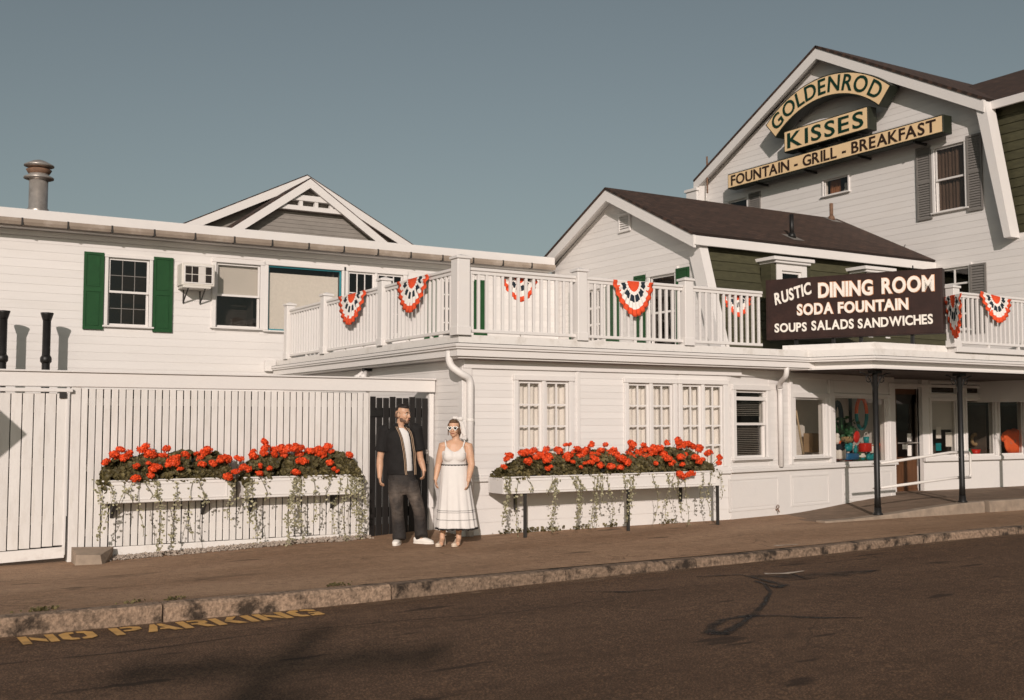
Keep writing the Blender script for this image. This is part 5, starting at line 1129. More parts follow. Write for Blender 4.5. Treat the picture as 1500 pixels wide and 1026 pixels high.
shop_item('red_pot', 'red pot at the foot of the shop window with baskets', 'pot', MB().lathe([(.08, 0), (.11, .14), (.10, .14), (.07, .02)], n=16), MT['plred'], 1429, 668, S, .35)
shop_item('straw_basket', 'upright round straw basket in the shop window above the red pot', 'basket', torus(.11, .04), MT['straw'], 1428, 644, S, .4)
sh = MB(); x, z = S.hit(1481, 645, .16); h_ = .30
prof = [(-.40, .02), (-.30, .17), (-.15, .25), (-.10, .12), (.10, .12), (.15, .25), (.30, .17), (.40, .02), (.29, -.04), (.21, .04), (.19, -.30), (-.19, -.30), (-.21, .04), (-.29, -.04)]
bm = bmesh.new(); f = bm.faces.new([bm.verts.new((a*1.12, 0, b*.95)) for a, b in prof]); bmesh.ops.triangulate(bm, faces=[f]); bmesh.ops.subdivide_edges(bm, edges=bm.edges[:], cuts=3, use_grid_fill=True)
for v in bm.verts: v.co.y = -.04*math.cos(v.co.x*3)+.02*noise.noise(v.co*9)
bm.verts.index_update(); sh.add([v.co.copy() for v in bm.verts], [tuple(q.index for q in f.verts) for f in bm.faces]); bm.free()
o = shop_item('shirt', 'orange T-shirt hung in the shop window at the right', 'shirt', sh, MT['orange'], 1481, 645, S, .16); sm = o.modifiers.new('s', 'SOLIDIFY'); sm.thickness = .02
for dx, dz in ((-.075, -.05), (.055, -.02)): part('print', torus(.03, .008, 1, 1, 16, 6), MT['greywood'], o, S.M @ Matrix.Translation((x+dx, .105, z+dz)))
for px, py, mat, lab in ((1447, 664, 'straw', 'low straw tray at the foot of the basket window'), (1420, 664, 'plteal', 'teal ornament at the left of the basket window'), (1487, 664, 'plteal', 'teal ornament under the orange shirt'), (1472, 664, 'plred', 'red ornament under the orange shirt')):
    shop_item('ornament', lab, 'ornament', MB().lathe([(.05, 0), (.08, .05), (.05, .1), (.03, .16), (.0, .17)], n=14), MT[mat], px, 669, S, .3)
rnd = random.Random(21); ORD = 'first second third fourth fifth sixth seventh eighth ninth tenth eleventh twelfth thirteenth fourteenth fifteenth sixteenth seventeenth eighteenth'.split()
CN = {'bwhite': 'white', 'plteal': 'teal', 'plblue': 'blue', 'orange': 'orange', 'straw': 'straw coloured', 'bnavy': 'navy', 'plgreen': 'green', 'plred': 'red', 'brownwood': 'brown'}
for i, px in enumerate(sorted(rnd.uniform(1226, 1297) for _ in range(18))):
    py = rnd.choice((675, 675, 662)); q = rnd.uniform(.04, .075); mk = rnd.choice(['bwhite', 'plteal', 'plblue', 'orange', 'straw', 'bnavy', 'plgreen', 'plred']); mt_ = MT[mk]
    mb = MB().ell((0, 0, q), (q*1.5, q, q)).ell((q*.8, -.02, q*1.9), (q*.7, q*.6, q*.7)) if i % 3 else MB().bbox(-q*1.6, q*1.6, -q, q, 0, q*2.2, .01)
    shop_item('window_toy', 'small %s toy, %s from the left in the heap in the toy window' % (CN[mk], ORD[i]), 'toy', mb, mt_, px, py, SHOP, rnd.uniform(.16, .5), True, 'small toys heaped in the toy window')
for i, px in enumerate([1421, 1426, 1433, 1439, 1445, 1452, 1469, 1477, 1494]):
    q = rnd.uniform(.04, .08); mk = rnd.choice(['bwhite', 'plteal', 'straw', 'plred', 'brownwood', 'plgreen']); mt_ = MT[mk]
    shop_item('ornament', 'small %s ornament, %s from the left in the row along the right shop windows' % (CN[mk], ORD[i]), 'ornament', MB().lathe([(q*.6, 0), (q, q), (q*.6, q*2), (q*.3, q*2.6), (0, q*2.7)], n=14), mt_, px, 668, S, rnd.uniform(.18, .5), True, 'small ornaments along the right shop windows')
# tap at the wall foot
q = SHOP.hit(1140, 747, -.06); t = thing('wall_tap', 'small rusty tap low on the wall below the blind window', 'tap', SHOP.M @ Vector((q[0], -.01, q[1]))); part('spout', MB().tube([(0, 0, 0), (0, -.06, 0), (0, -.08, -.04)], .012, 8), MT['rust'], t, WM[t]); part('wheel', torus(.03, .007, 1, 1, 14, 6), MT['rust'], t, WM[t] @ Matrix.Translation((0, -.05, .05)))

# ================================================================== OUT OF FRAME, SEEN BY THEIR SHADOWS
D_ = 32.0; ct = Vector((2.85, 8.1, -.2)); base = ct-LH*D_; hc = D_*math.tan(SUN_EL)-.2; hp = hc+.50
up_ = thing('utility_pole', 'tall wooden utility pole across the street whose shadow falls on the road', 'utility pole', (base.x, base.y, -.2))
part('pole', MB().lathe([(.17, -.5), (.15, 6), (.12, hp+.2)], n=16), MT['brownwood'], up_, WM[up_], True)
part('crossarm', MB().box(-1.25, 1.25, -.17, -.05, hc+.1, hc+.3), MT['brownwood'], up_, WM[up_] @ Matrix.Rotation(rad(-14.5), 4, 'Z'))
for xx in (-1.15, -.6, .6, 1.15): part('insulator', MB().lathe([(.03, 0), (.06, .05), (.05, .12), (.0, .16)], (xx, -.11, hc+.3), 10), MT['steel'], up_, WM[up_] @ Matrix.Rotation(rad(-14.5), 4, 'Z'), True)
part('transformer', MB().lathe([(.05, 0), (.22, .03), (.22, .6), (.18, .68), (.03, .72)], (.1, -.38, hc-.75), 16), MT['steel'], up_, WM[up_], True)
sp = thing('street_sign', 'diamond street sign on a post left of the picture, casting a shadow on the gate', 'sign', (.06, 12.25, -.12))
part('post', MB().tube([(0, 0, 0), (0, 0, 3.1)], .03, 8), MT['steel'], sp, WM[sp]); part('plate', MB().prism([(0, 2.10), (.38, 2.46), (0, 2.82), (-.38, 2.46)], -.04, -.034), MT['yellow'], sp, WM[sp])
# ================================================================== PEOPLE
def skin_mat(name, c):
    m = pm(name, c, .5, .08, 12, .05, 80, spec=.4); b = m.node_tree.nodes['Principled BSDF']
    b.inputs['Subsurface Weight'].default_value = .12; b.inputs['Subsurface Radius'].default_value = (.02, .008, .004); b.inputs['Subsurface Scale'].default_value = .5; return m
MT['skin_m'] = skin_mat('skin_warm', (.50, .29, .185)); MT['skin_w'] = skin_mat('skin_tanned', (.55, .325, .21))
MT['lip'] = pm('lips', (.30, .07, .05), .4, .1, 10); MT['eye'] = pm('eye_white', (.6, .57, .52), .3, .02, 5); MT['pupil'] = pm('pupil', (.02, .012, .008), .2, .1, 5)
MT['hair_m'] = pm('dark_hair', (.014, .010, .008), .6, .4, 60, .3, 150); MT['hair_w'] = pm('brown_hair', (.10, .052, .025), .5, .4, 40, .4, 120, stretch=(1, 1, .3))
MT['stubble'] = pm('stubble', (.13, .075, .05), .7, .3, 80); MT['jacket'] = pm('black_jacket_cloth', (.010, .0085, .008), .85, .2, 15, .2, 120); MT['tee'] = pm('white_cotton', (.66, .63, .60), .9, .03, 10, .1, 100)
MT['stripe'] = pm('tan_stripe', (.38, .26, .17), .8, .1, 10); MT['shoe'] = pm('white_canvas_shoe', (.72, .67, .61), .7, .05, 10); MT['dress'] = pm('white_dress_cotton', (.66, .62, .585), .9, .03, 8, .12, 90)
MT['trim'] = pm('black_dress_trim', (.02, .016, .014), .8, .2, 20); MT['cream'] = pm('cream_shoe', (.62, .50, .39), .45, .08, 10); MT['lens'] = pm('dark_lens', (.006, .006, .008), .08, .1, 3, spec=.6); MT['frame_w'] = pm('white_plastic', (.78, .75, .70), .3, .02, 5)
def denim():
    m, t, b = new_mat('washed_black_denim'); tc = nn(t, 'ShaderNodeTexCoord'); n = nn(t, 'ShaderNodeTexNoise', Scale=5.0, Detail=5.0); t.links.new(tc.outputs['Object'], n.inputs['Vector'])
    n2 = nn(t, 'ShaderNodeTexNoise', Scale=140.0, Detail=2.0); t.links.new(tc.outputs['Object'], n2.inputs['Vector'])
    sp = nn(t, 'ShaderNodeSeparateXYZ'); t.links.new(tc.outputs['Object'], sp.inputs[0])
    wz = ramp(t, sp.outputs['Z'], [(.0, (0, 0, 0)), (.25, (.25, .25, .25)), (.62, (1, 1, 1)), (.95, (.0, .0, .0))]).outputs[0]
    ab = nn(t, 'ShaderNodeMath', operation='ABSOLUTE'); t.links.new(sp.outputs['X'], ab.inputs[0])
    k = mixc(t, wz, ramp(t, n.outputs[0], [(.35, (.1, .1, .1)), (.65, (1, 1, 1))]).outputs[0], 1.0, 'MULTIPLY')
    c = mixc(t, (.016, .013, .012), (.14, .108, .086), k); c = mixc(t, c, ramp(t, n2.outputs[0], [(.3, (.7, .7, .7)), (.7, (1.25, 1.25, 1.25))]).outputs[0], 1.0, 'MULTIPLY')
    t.links.new(c, b.inputs['Base Color']); b.inputs['Roughness'].default_value = .85
    n3 = nn(t, 'ShaderNodeTexNoise', Scale=14.0, Detail=3.0); mp = nn(t, 'ShaderNodeMapping'); mp.inputs['Scale'].default_value = (1, 1, 2.2); t.links.new(tc.outputs['Object'], mp.inputs[0]); t.links.new(mp.outputs[0], n3.inputs['Vector'])
    bp = nn(t, 'ShaderNodeBump', Strength=.6, Distance=.03); t.links.new(n3.outputs[0], bp.inputs['Height']); t.links.new(bp.outputs[0], b.inputs['Normal']); return m
MT['denim'] = denim()
RZ = lambda d: Matrix.Rotation(rad(d), 3, 'Z')
def head_geo(mb, c, rot, s=1.0, fem=False):
    c = Vector(c); E = lambda p, r, M=None: mb.ell(c+rot @ (Vector(p)*s), tuple(q*s for q in r), rot @ M if M else rot)
    E((0, .012, .045), (.076, .096, .088)); E((0, -.012, -.01), (.066, .078, .082)); E((0, -.022, -.062), (.050 if fem else .056, .060, .045)); E((0, -.052, -.085), (.026, .026, .020))
    E((0, -.092, -.012), (.012, .016, .026)); E((0, -.100, -.026), (.016, .013, .011)); E((.034, -.062, -.028), (.022, .02, .02)); E((-.034, -.062, -.028), (.022, .02, .02)); E((0, -.075, .028), (.055, .018, .014)); E((0, -.084, -.055), (.024, .010, .012))
    for sx in (-1, 1): E((sx*.078, .012, -.002), (.010, .020, .032))
def face_bits(parent, M_, c, rot, s, hair, eyes=True, smile=False):
    c = Vector(c)
    def bit(name, p, r, mat, R2=None): part(name, MB().ell(c+rot @ (Vector(p)*s), tuple(q*s for q in r), (rot @ R2) if R2 else rot, 10, 8), MT[mat], parent, M_, True)
    for sx in (-1, 1):
        if eyes: bit('eye', (sx*.030, -.078, .008), (.014, .008, .008), 'eye'); bit('pupil', (sx*.030, -.0845, .008), (.006, .004, .006), 'pupil')
        if eyes: bit('eyebrow', (sx*.031, -.090, .030), (.020, .006, .005), hair, Matrix.Rotation(sx*.12, 3, 'Y'))
    bit('mouth', (0, -.092, -.056), (.024 if not smile else .028, .006, .005), 'lip')
    if smile: bit('teeth', (0, -.0955, -.053), (.020, .004, .005), 'frame_w')
def hand_geo(mb, wrist, d, palm_n, L=.19, side=1, curl=.5):
    """wrist, d: direction of the fingers, palm_n: direction the palm faces; side +1/-1 puts the thumb on +/- (d x palm_n)."""
    w_ = Vector(wrist); d = Vector(d).normalized(); n_ = Vector(palm_n); n_ = (n_-d*n_.dot(d)).normalized(); s = d.cross(n_)*side; k = L/.19
    mb.tube([w_-d*.03*k, w_+d*.01*k, w_+d*.045*k, w_+d*.09*k], [(.030*k, .022*k), (.034*k, .020*k), (.041*k, .018*k), (.038*k, .014*k)], 12, side=s)
    for i, (off, ln) in enumerate(((.030, .078), (.010, .090), (-.011, .083), (-.030, .064))):
        p = w_+d*(.082*k)+s*off*k; pts = [p]; a = .15+.06*i; 
        for seg in (.42, .32, .26): q = d*math.cos(a*curl*1.6)+n_*math.sin(a*curl*1.6); p = p+q*(ln*seg*k); pts.append(p); a += .55
        mb.tube(pts, [.0095*k, .0090*k, .0085*k, .007*k], 8)
    p = w_+d*.025*k+s*.030*k; q1 = (d*.62+s*.62+n_*.35).normalized(); q2 = (d*.9+s*.15+n_*.35).normalized()
    mb.tube([p-s*.015*k, p, p+q1*.035*k, p+q1*.035*k+q2*.032*k, p+q1*.035*k+q2*.055*k], [.014*k, .013*k, .012*k, .0105*k, .008*k], 8)

# ---------------- the man
mp_ = P2(585.5, 798); mz = pave_z(mp_.x, mp_.y)
vd = Vector((mp_.x, mp_.y, 0)).normalized(); mdeg = math.degrees(math.atan2(vd.y, vd.x))-90
man = thing('person', 'man in a black open jacket, white tee and faded black jeans before the black gate', 'person', (mp_.x, mp_.y, mz), mdeg); MM = WM[man]
sM = (Vector((mp_.x, mp_.y, 0)).dot(FW))/FPX/4.105
def m_(zx, zy, y=0.0): return Vector(((zx-225)*sM, y, (938-zy)*sM))
LE, LWr, RE, RWr = m_(104, 432, .03), m_(104, 528, -.05), m_(346, 428, .05), m_(366, 492, -.02)
LS, RSh = m_(130, 262, .02), m_(318, 256, .03); HC = m_(240, 164, -.01); HR = RZ(52)
bd = MB()
bd.tube([m_(232, 530, .0), m_(232, 470, .0), m_(230, 400), m_(226, 330), m_(224, 275), m_(222, 250), m_(220, 238)], [(.13, .09), (.14, .095), (.15, .098), (.155, .095), (.155, .085), (.115, .07), (.07, .055)], 16, side=(1, 0, 0))
bd.tube([m_(221, 262, .015), m_(226, 225, .01), m_(232, 190, .0)], [(.085, .07), (.06, .06), (.058, .06)], 14, side=(1, 0, 0)); head_geo(bd, HC, HR, 1.09)
bd.tube([LS+Vector((.07, 0, -.03)), LS+Vector((.01, 0, -.01)), LS.lerp(LE, .5), LE, LE.lerp(LWr, .35), LWr, LWr+(LWr-LE).normalized()*.03], [.045, .052, .052, .045, .047, .031, .028], 12)
bd.tube([RSh+Vector((-.07, 0, -.03)), RSh+Vector((-.01, 0, -.01)), RSh.lerp(RE, .5), RE, RE.lerp(RWr, .35), RWr, RWr+(RWr-RE).normalized()*.03], [.045, .052, .052, .045, .046, .031, .028], 12)
hand_geo(bd, LWr, (.10, -.22, -1), (1, .15, 0), .185, -1, .75); hand_geo(bd, RWr, (.0, -.10, -1), (-1, .3, 0), .18, 1, .8)
LH_, LK, LA = m_(200, 570), m_(210, 715, -.03), m_(222, 885, .03); RH_, RK, RA = m_(284, 570), m_(340, 715, -.02), m_(352, 880, .04)
for h_, k_, a_ in ((LH_, LK, LA), (RH_, RK, RA)): bd.tube([h_, h_.lerp(k_, .5), k_, k_.lerp(a_, .35), a_, a_-Vector((0, 0, .05))], [.065, .065, .052, .052, .038, .036], 12)
part('body', remeshed(bd, 'body', MT['skin_m'], .0062, 3), None, man, MM)
face_bits(man, MM, HC, HR, 1.09, 'hair_m', True)
# hair: short cap on top, cropped sides; chin beard
hb = MB(); E = lambda p, r: hb.ell(HC+HR @ (Vector(p)*1.09), tuple(q*1.09 for q in r), HR)
E((0, .010, .085), (.066, .086, .055)); E((0, -.035, .098), (.052, .05, .036)); E((0, .03, .06), (.074, .082, .06))
part('hair', remeshed(hb, 'hair', MT['hair_m'], .006, 2), None, man, MM)
sb = MB(); E2 = lambda p, r: sb.ell(HC+HR @ (Vector(p)*1.09), tuple(q*1.09 for q in r), HR)
for sx in (-1, 1): E2((sx*.052, -.015, -.055), (.010, .030, .034)); E2((sx*.040, -.050, -.072), (.014, .024, .02)); E2((sx*.070, .018, .015), (.0085, .030, .03))
E2((0, -.068, -.092), (.028, .020, .018)); E2((0, -.091, -.043), (.027, .007, .006)); E2((0, .08, .0), (.05, .03, .05))
part('stubble', remeshed(sb, 'stubble', MT['stubble'], .005, 3), None, man, MM)
# t-shirt
tb = MB(); tb.tube([m_(232, 516), m_(232, 470), m_(230, 400), m_(227, 330), m_(225, 280), m_(223, 256), m_(224, 240)], [(.154, .114), (.158, .118), (.160, .118), (.164, .114), (.155, .098), (.115, .082), (.072, .07)], 20, side=(1, 0, 0))
part('t_shirt', remeshed(tb, 't_shirt', MT['tee'], .01, 2), None, man, MM)
# jacket: thick open shell + sleeves
jb = MB(); lev = [(520, 234, .190, .145, .72, .30), (490, 233, .192, .150, .71, .30), (440, 232, .194, .150, .66, .29), (390, 231, .198, .150, .58, .28), (340, 228, .206, .147, .48, .27), (300, 226, .212, .135, .40, .26), (268, 224, .205, .120, .32, .28), (248, 223, .155, .105, .27, .36), (234, 222, .102, .092, .22, .46), (222, 222, .092, .09, .20, .52)]
nA = 40; th_ = .024; outer = []; inner = []; edgeL = []; edgeR = []
for zy, cx_, rx, ry, c0, hw in lev:
    c = m_(cx_, zy, .0); o_ = []; i_ = []
    for k in range(nA+1):
        a = c0+hw+(2*math.pi-2*hw)*k/nA; wr = .005*math.sin(a*5+zy*.06)+.004*math.sin(zy*.11+a*2)
        o_.append(c+Vector((math.sin(a)*(rx+wr), -math.cos(a)*(ry+wr), 0))); i_.append(c+Vector((math.sin(a)*(rx-th_), -math.cos(a)*(ry-th_), 0)))
    outer.append(o_); inner.append(i_); edgeR.append(o_[0]); edgeL.append(o_[-1])
nl = len(lev); vs = [v for r in outer for v in r]+[v for r in inner for v in r]; w_ = nA+1; off = nl*w_; fs = []
for j in range(nl-1):
    for k in range(nA): a = j*w_+k; fs += [(a, a+1, a+w_+1, a+w_), (off+a, off+a+w_, off+a+w_+1, off+a+1)]
    a = j*w_; fs.append((a, a+w_, off+a+w_, off+a)); a = j*w_+nA; fs.append((a, off+a, off+a+w_, a+w_))
for k in range(nA): fs.append((k, off+k, off+k+1, k+1)); a = (nl-1)*w_+k; fs.append((a, a+1, off+a+1, off+a))
jb.add(vs, fs)
for S_, E_ in ((LS, LE), (RSh, RE)):
    e = S_.lerp(E_, .68); sx = 1 if S_.x < 0 else -1
    jb.tube([S_+Vector((sx*.05, 0, .03)), S_+Vector((-sx*.004, 0, .012)), S_.lerp(E_, .25), e, e+(E_-S_).normalized()*.012], [.085, .092, .086, .087, .080], 16)
jk = part('jacket', remeshed(jb, 'jacket', MT['jacket'], .0065, 2), None, man, MM)
for ed, sx in ((edgeL, -1), (edgeR, 1)):
    for dx, nm in ((.012, 'stripe'), (.030, 'stripe')):
        pts = [p+Vector((sx*dx*1.0, -.006-.0*dx, 0)) if True else p for p in ed[:9]]
        pts = [Vector((p.x, p.y-.004+(abs(dx)*.35 if sx > 0 else -.002), p.z)) for p in pts]
        part(nm, MB().tube(pts, [(.004, .003)]*len(pts), 6, side=(1, 0, 0)), MT['stripe'], jk, MM)
cb_ = MB()
for sx, ed in ((-1, edgeL), (1, edgeR)):
    a, b, c = ed[9]+Vector((0, .01, .02)), ed[8]+Vector((sx*.01, -.012, .0)), ed[7]+Vector((sx*.065, -.012, -.01))
    d = m_(222, 222)+Vector((sx*.085, .03, .02)); cb_.add([a, b, c, d, a+Vector((0, .012, -.004)), b+Vector((0, .012, 0)), c+Vector((0, .012, 0)), d+Vector((-sx*.01, .0, -.01))], [(0, 1, 2, 3), (7, 6, 5, 4), (0, 4, 5, 1), (1, 5, 6, 2), (2, 6, 7, 3), (3, 7, 4, 0)])
part('collar', cb_, MT['jacket'], jk, MM)
# jeans
jn = MB(); jn.tube([m_(234, 500), m_(236, 530), m_(240, 570), m_(242, 615), m_(243, 640)], [(.175, .130), (.182, .138), (.180, .140), (.165, .125), (.12, .09)], 20, side=(1, 0, 0))
jn.tube([m_(198, 560), m_(200, 620, -.01), m_(205, 690, -.03), m_(210, 740, -.03), m_(216, 800, -.005), m_(221, 860, .01), m_(222, 898, .0), m_(222, 908, -.005)], [(.100, .115), (.104, .115), (.088, .10), (.082, .092), (.083, .092), (.088, .098), (.092, .105), (.084, .10)], 18, side=(1, 0, 0))
jn.tube([m_(288, 560), m_(300, 620, -.01), m_(326, 690, -.03), m_(340, 740, -.02), m_(346, 800, .005), m_(350, 855, .02), m_(354, 888, .01), m_(355, 896, .0)], [(.098, .115), (.100, .115), (.085, .098), (.080, .09), (.080, .09), (.084, .095), (.09, .10), (.08, .095)], 18, side=(1, 0, 0))
part('jeans', remeshed(jn, 'jeans', MT['denim'], .008, 2), None, man, MM)
def shoe(base, deg, L=.29, hgt=.085, w_=.052, mat='shoe'):
    R_ = RZ(deg); b = Vector(base); mb = MB(); P_ = lambda x, y, z: b+R_ @ Vector((x, y, z))
    mb.tube([P_(0, .10, .048), P_(0, .06, .052), P_(0, 0, .052), P_(0, -.07, .045), P_(0, -.13, .036), P_(0, -.17, .030), P_(0, -.185, .026)], [(.030, .04), (.038, .05), (.042, .050), (.047, .043), (.050, .034), (.040, .026), (.015, .012)], 14, side=R_ @ Vector((1, 0, 0)))
    so_ = MB(); vs = []; n = 24
    for z in (0, .024):
        for i in range(n): a = 6.283*i/n; y = -.04+.155*math.cos(a)*-1; x = (.046+.010*(1 if y < -.05 else -.2))*math.sin(a); vs.append(P_(x, y, z))
    so_.add(vs, [tuple(range(n-1, -1, -1)), tuple(range(n, 2*n))]+[(i, (i+1) % n, n+(i+1) % n, n+i) for i in range(n)])
    return mb, so_
for bx, deg in ((m_(215, 938, .05), -14), (m_(352, 934, .06), 62)):
    bx.z = max(.0, bx.z)*0+.002; u, so_ = shoe(bx, deg); s_ = part('shoe', remeshed(u, 'shoe', MT['shoe'], .006, 3), None, man, MM); part('sole', so_, MT['shoe'], s_, MM)

# ---------------- the woman
wp = P2(667, 799); wz = pave_z(wp.x, wp.y); vd = Vector((wp.x, wp.y, 0)).normalized(); wdeg = math.degrees(math.atan2(vd.y, vd.x))-90
wom = thing('person', 'woman in a long white sundress, headscarf and white sunglasses', 'person', (wp.x, wp.y, wz), wdeg); WW = WM[wom]
sW = (Vector((wp.x, wp.y, 0)).dot(FW))/FPX/4.105
def f_(zx, zy, y=0.0): return Vector(((zx-565)*sW, y, (940-zy)*sW))
HC = f_(556, 243, -.01); HR = RZ(-14)
bd = MB()
bd.tube([f_(562, 520), f_(560, 465), f_(558, 430), f_(558, 395), f_(562, 360), f_(566, 335), f_(568, 318), f_(569, 308)], [(.16, .115), (.145, .105), (.145, .11), (.165, .115), (.165, .10), (.155, .085), (.11, .06), (.06, .05)], 16, side=(1, 0, 0))
for cx_ in (531, 586): bd.ell(f_(cx_, 400, -.06), (.075, .07, .075))
bd.tube([f_(568, 325, .0), f_(566, 300, .0), f_(562, 275, .0)], [(.07, .055), (.050, .05), (.048, .05)], 14, side=(1, 0, 0)); head_geo(bd, HC, HR, 1.0, True)
LS, LE, LWr = f_(488, 342, .01), f_(462, 455, .05), f_(446, 540, -.01); RSh, RE, RWr = f_(642, 345, .01), f_(660, 458, -.03), f_(642, 545, -.13)
bd.tube([LS+Vector((.06, 0, .01)), LS, LS.lerp(LE, .5), LE, LE.lerp(LWr, .35), LWr, LWr+(LWr-LE).normalized()*.02], [.05, .058, .054, .044, .042, .028, .026], 12)
bd.tube([RSh+Vector((-.06, 0, .01)), RSh, RSh.lerp(RE, .5), RE, RE.lerp(RWr, .35), RWr, RWr+(RWr-RE).normalized()*.02], [.05, .060, .057, .047, .044, .029, .027], 12)
hand_geo(bd, LWr, (.02, -.12, -1), (1, .1, 0), .165, -1, .6); hand_geo(bd, RWr, (-.10, -.15, -1), (-1, .1, 0), .17, 1, .6)
for hx, kx, ax_, ay in ((535, 520, 487, 0), (600, 595, 585, 0)):
    bd.tube([f_(hx, 540), f_(kx, 700, -.01), f_((kx+ax_)/2, 790, .02), f_(ax_, 868, .03), f_(ax_, 900, .02)], [.10, .065, .056, .036, .036], 12)
    bd.tube([f_(ax_, 898, .04), f_(ax_-4, 912, -.02), f_(ax_-6, 925, -.09)], [.036, .034, .028], 10)
part('body', remeshed(bd, 'body', MT['skin_w'], .006, 3), None, wom, WW)
face_bits(wom, WW, HC, HR, 1.0, 'hair_w', False, False)
# bodice, straps, waistband
bo = MB(); bo.tube([f_(560, 464), f_(559, 440), f_(558, 415), f_(558, 392), f_(559, 376)], [(.158, .118), (.156, .122), (.164, .130), (.172, .125), (.168, .105)], 20, side=(1, 0, 0))
for cx_ in (531, 586): bo.ell(f_(cx_, 406, -.062), (.092, .082, .088))
bo.ell(f_(558, 408, -.075), (.10, .06, .06))
for cx_, tx in ((520, 512), (600, 606)): bo.tube([f_(cx_, 385, -.10), f_(tx, 362, -.09), f_(tx+(-4 if tx < 560 else 3), 345, -.07)], [(.06, .03), (.03, .014), (.010, .007)], 10, side=(1, 0, 0))
bod = part('bodice', remeshed(bo, 'bodice', MT['dress'], .007, 10), None, wom, WW)
for a, b, c, d in (((508, 350, -.088), (503, 318, -.05), (506, 306, .0), (510, 340, .09)), ((609, 350, -.088), (618, 318, -.05), (617, 306, .0), (612, 340, .09))):
    part('strap', MB().tube([f_(*a), f_(*b), f_(*c), f_(*d)], [(.010, .006)]*4, 8, side=(1, 0, 0)), MT['dress'], bod, WW, True)
def skirt_ring(zy, amp, n=96, grow=0.0):
    u = (zy-458)/(834-458); cx_ = 558+u*14; rx = (75+u*44)*sW+grow+.006; ry = .122+.10*u+grow; out = []
    for k in range(n):
        a = 6.283*k/n; f = 1+amp*u*(.045*math.sin(a*13+.7)+.03*math.sin(a*7+2+u)+.02*math.sin(a*23)); c = f_(cx_, zy, .0); out.append(c+Vector((rx*f*math.cos(a), -ry*f*math.sin(a), .004*math.sin(a*5) if u > .9 else 0)))
    return out
sk = MB(); zs = [455+ (836-455)*i/26 for i in range(27)]; n = 96; vs = []
for zy in zs: vs += skirt_ring(zy, 1.0)
for zy in reversed(zs): vs += skirt_ring(zy, 1.0, n, -.008)
R_ = len(zs)*2; sk.add(vs, [(r*n+k, ((r+1) % R_)*n+k, ((r+1) % R_)*n+(k+1) % n, r*n+(k+1) % n) for r in range(R_) for k in range(n)])
skt = part('skirt', sk, MT['dress'], wom, WW, True)
def band(z0, z1, mat, name, g=.004, wavy=0.0):
    mb = MB(); a = skirt_ring(z0, 1.0, n, g); b = skirt_ring(z1, 1.0, n, g); c = skirt_ring(z0, 1.0, n, g-.008); d = skirt_ring(z1, 1.0, n, g-.008)
    if wavy:
        for k in range(n): b[k] = b[k]+Vector((0, 0, wavy*math.sin(k*1.57*1.0))); d[k] = d[k]+Vector((0, 0, wavy*math.sin(k*1.57)))
    vs = a+b+d+c; mb.add(vs, [(r*n+k, ((r+1) % 4)*n+k, ((r+1) % 4)*n+(k+1) % n, r*n+(k+1) % n) for r in range(4) for k in range(n)]); return part(name, mb, MT[mat], skt, WW, True)
band(454, 460, 'trim', 'waist_trim', .005, .003); band(725, 727, 'trim', 'hem_line'); band(736, 737.5, 'trim', 'hem_line'); band(779, 781, 'trim', 'hem_line'); band(829, 838, 'trim', 'hem_trim', .005, .006)
# hair, scarf, sunglasses
hb = MB(); E = lambda p, r: hb.ell(HC+HR @ Vector(p), r, HR)
E((0, .025, .052), (.084, .095, .088)); E((.0, -.040, .098), (.060, .045, .03)); E((.055, .03, -.02), (.035, .05, .07)); E((-.072, .0, .03), (.018, .04, .05)); E((.074, -.02, -.02), (.012, .02, .07)); E((-.076, -.02, -.035), (.008, .012, .06)); E((.03, .09, -.01), (.05, .05, .06))
part('hair', remeshed(hb, 'hair', MT['hair_w'], .006, 2), None, wom, WW)
sc = MB(); pts = [HC+HR @ Vector((.088*math.cos(a), .005-.02*math.sin(a)*0+.01, .045+.105*math.sin(a)-.02)) for a in [-.3+k*(3.74/14) for k in range(15)]]
sc.tube(pts, [(.022, .008)]*15, 8, side=(0, 1, 0)); kn = HC+HR @ Vector((.055, -.01, .135))
sc.ell(kn, (.022, .02, .02)); sc.ell(kn+Vector((-.038, -.005, .012)), (.042, .016, .022)); sc.ell(kn+Vector((.035, .0, .0)), (.036, .018, .03))
sc.tube([kn, kn+Vector((.045, .02, -.06)), kn+Vector((.062, .03, -.14)), kn+Vector((.09, .03, -.23))], [(.018, .010), (.035, .014), (.042, .014), (.022, .008)], 10, side=(1, 0, 0))
sc.tube([kn+Vector((.01, .03, -.02)), kn+Vector((.03, .05, -.10)), kn+Vector((.04, .06, -.20)), kn+Vector((.035, .06, -.26))], [(.016, .010), (.034, .012), (.036, .012), (.02, .008)], 10, side=(1, 0, 0))
part('headscarf', remeshed(sc, 'headscarf', MT['dress'], .0055, 2), None, wom, WW)
sg_ = None
def heart(s): return [(s*(16*math.sin(t_)**3)/17, s*(13*math.cos(t_)-5*math.cos(2*t_)-2*math.cos(3*t_)-math.cos(4*t_))/17) for t_ in [6.283*k/28 for k in range(28)]]
gp_ = lambda x, y, z: HC+HR @ Vector((x, y, z))
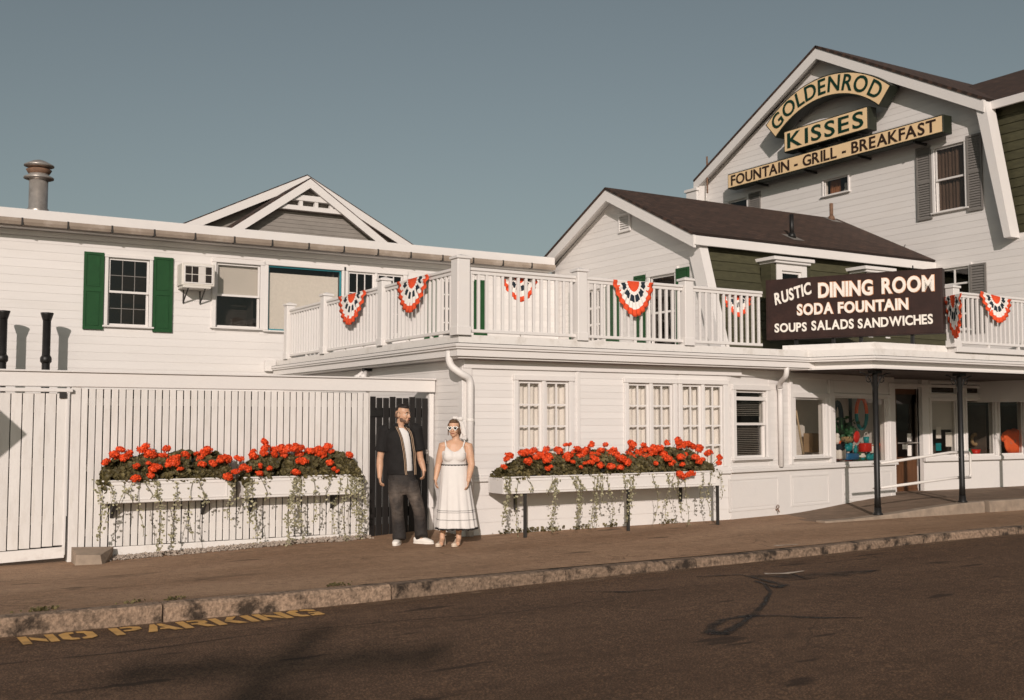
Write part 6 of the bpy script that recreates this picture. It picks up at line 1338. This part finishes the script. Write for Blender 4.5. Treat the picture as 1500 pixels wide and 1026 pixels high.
for sx in (-1, 1):
    mb = MB(); o_ = heart(.036); i_ = heart(.024); N = 28
    vs = [gp_(sx*.037+x, -.098, .010+z) for x, z in o_]+[gp_(sx*.037+x, -.098, .010+z) for x, z in i_]+[gp_(sx*.037+x, -.090, .010+z) for x, z in o_]+[gp_(sx*.037+x, -.090, .010+z) for x, z in i_]
    mb.add(vs, [f for k in range(N) for f in ((k, (k+1) % N, N+(k+1) % N, N+k), (2*N+k, 3*N+k, 3*N+(k+1) % N, 2*N+(k+1) % N), (k, 2*N+k, 2*N+(k+1) % N, (k+1) % N), (N+k, N+(k+1) % N, 3*N+(k+1) % N, 3*N+k))])
    if sx < 0: mb.tube([gp_(-.006, -.095, .016), gp_(.006, -.095, .016)], .004, 6)
    mb.tube([gp_(sx*.070, -.092, .02), gp_(sx*.082, .0, .012)], .003, 6)
    if sg_ is None: sg_ = part('sunglasses', mb, MT['frame_w'], wom, WW); first = sg_
    else: part('rim', mb, MT['frame_w'], sg_, WW)
    part('lens', MB().add([gp_(sx*.037+x, -.0945, .010+z) for x, z in heart(.0245)]+[gp_(sx*.037, -.0955, .010)], [(k, (k+1) % 28, 28) for k in range(28)]), MT['lens'], sg_, WW)
# heeled shoes
for cx_, deg in ((482, -24), (574, -20)):
    b = f_(cx_, 940, .02); b.z = .002; R3 = RZ(deg); P_ = lambda x, y, z: b+R3 @ Vector((x, y, z)); mb = MB()
    mb.tube([P_(0, .075, .098), P_(0, .04, .080), P_(0, -.02, .045), P_(0, -.08, .026), P_(0, -.125, .024), P_(0, -.145, .020)], [(.028, .030), (.034, .026), (.037, .022), (.042, .026), (.036, .024), (.016, .012)], 12, side=R3 @ Vector((1, 0, 0)))
    s_ = part('shoe', remeshed(mb, 'shoe', MT['cream'], .0055, 2), None, wom, WW)
    part('heel', MB().tube([P_(0, .075, .085), P_(0, .082, .04), P_(0, .085, 0)], [.028, .022, .020], 10), MT['cream'], s_, WW)
    part('platform', MB().prism_z([(0, 0)]*3, 0, 0) if False else MB().tube([P_(0, -.075, .0), P_(0, -.075, .014)], [(.042, .075)]*2, 16, side=R3 @ Vector((1, 0, 0))), MT['cream'], s_, WW)
    part('ankle_strap', MB().tube([P_(.04*math.cos(a), .055+.045*math.sin(a), .125+.01*math.cos(a)) for a in [6.283*k/16 for k in range(17)]], .005, 6), MT['cream'], s_, WW)
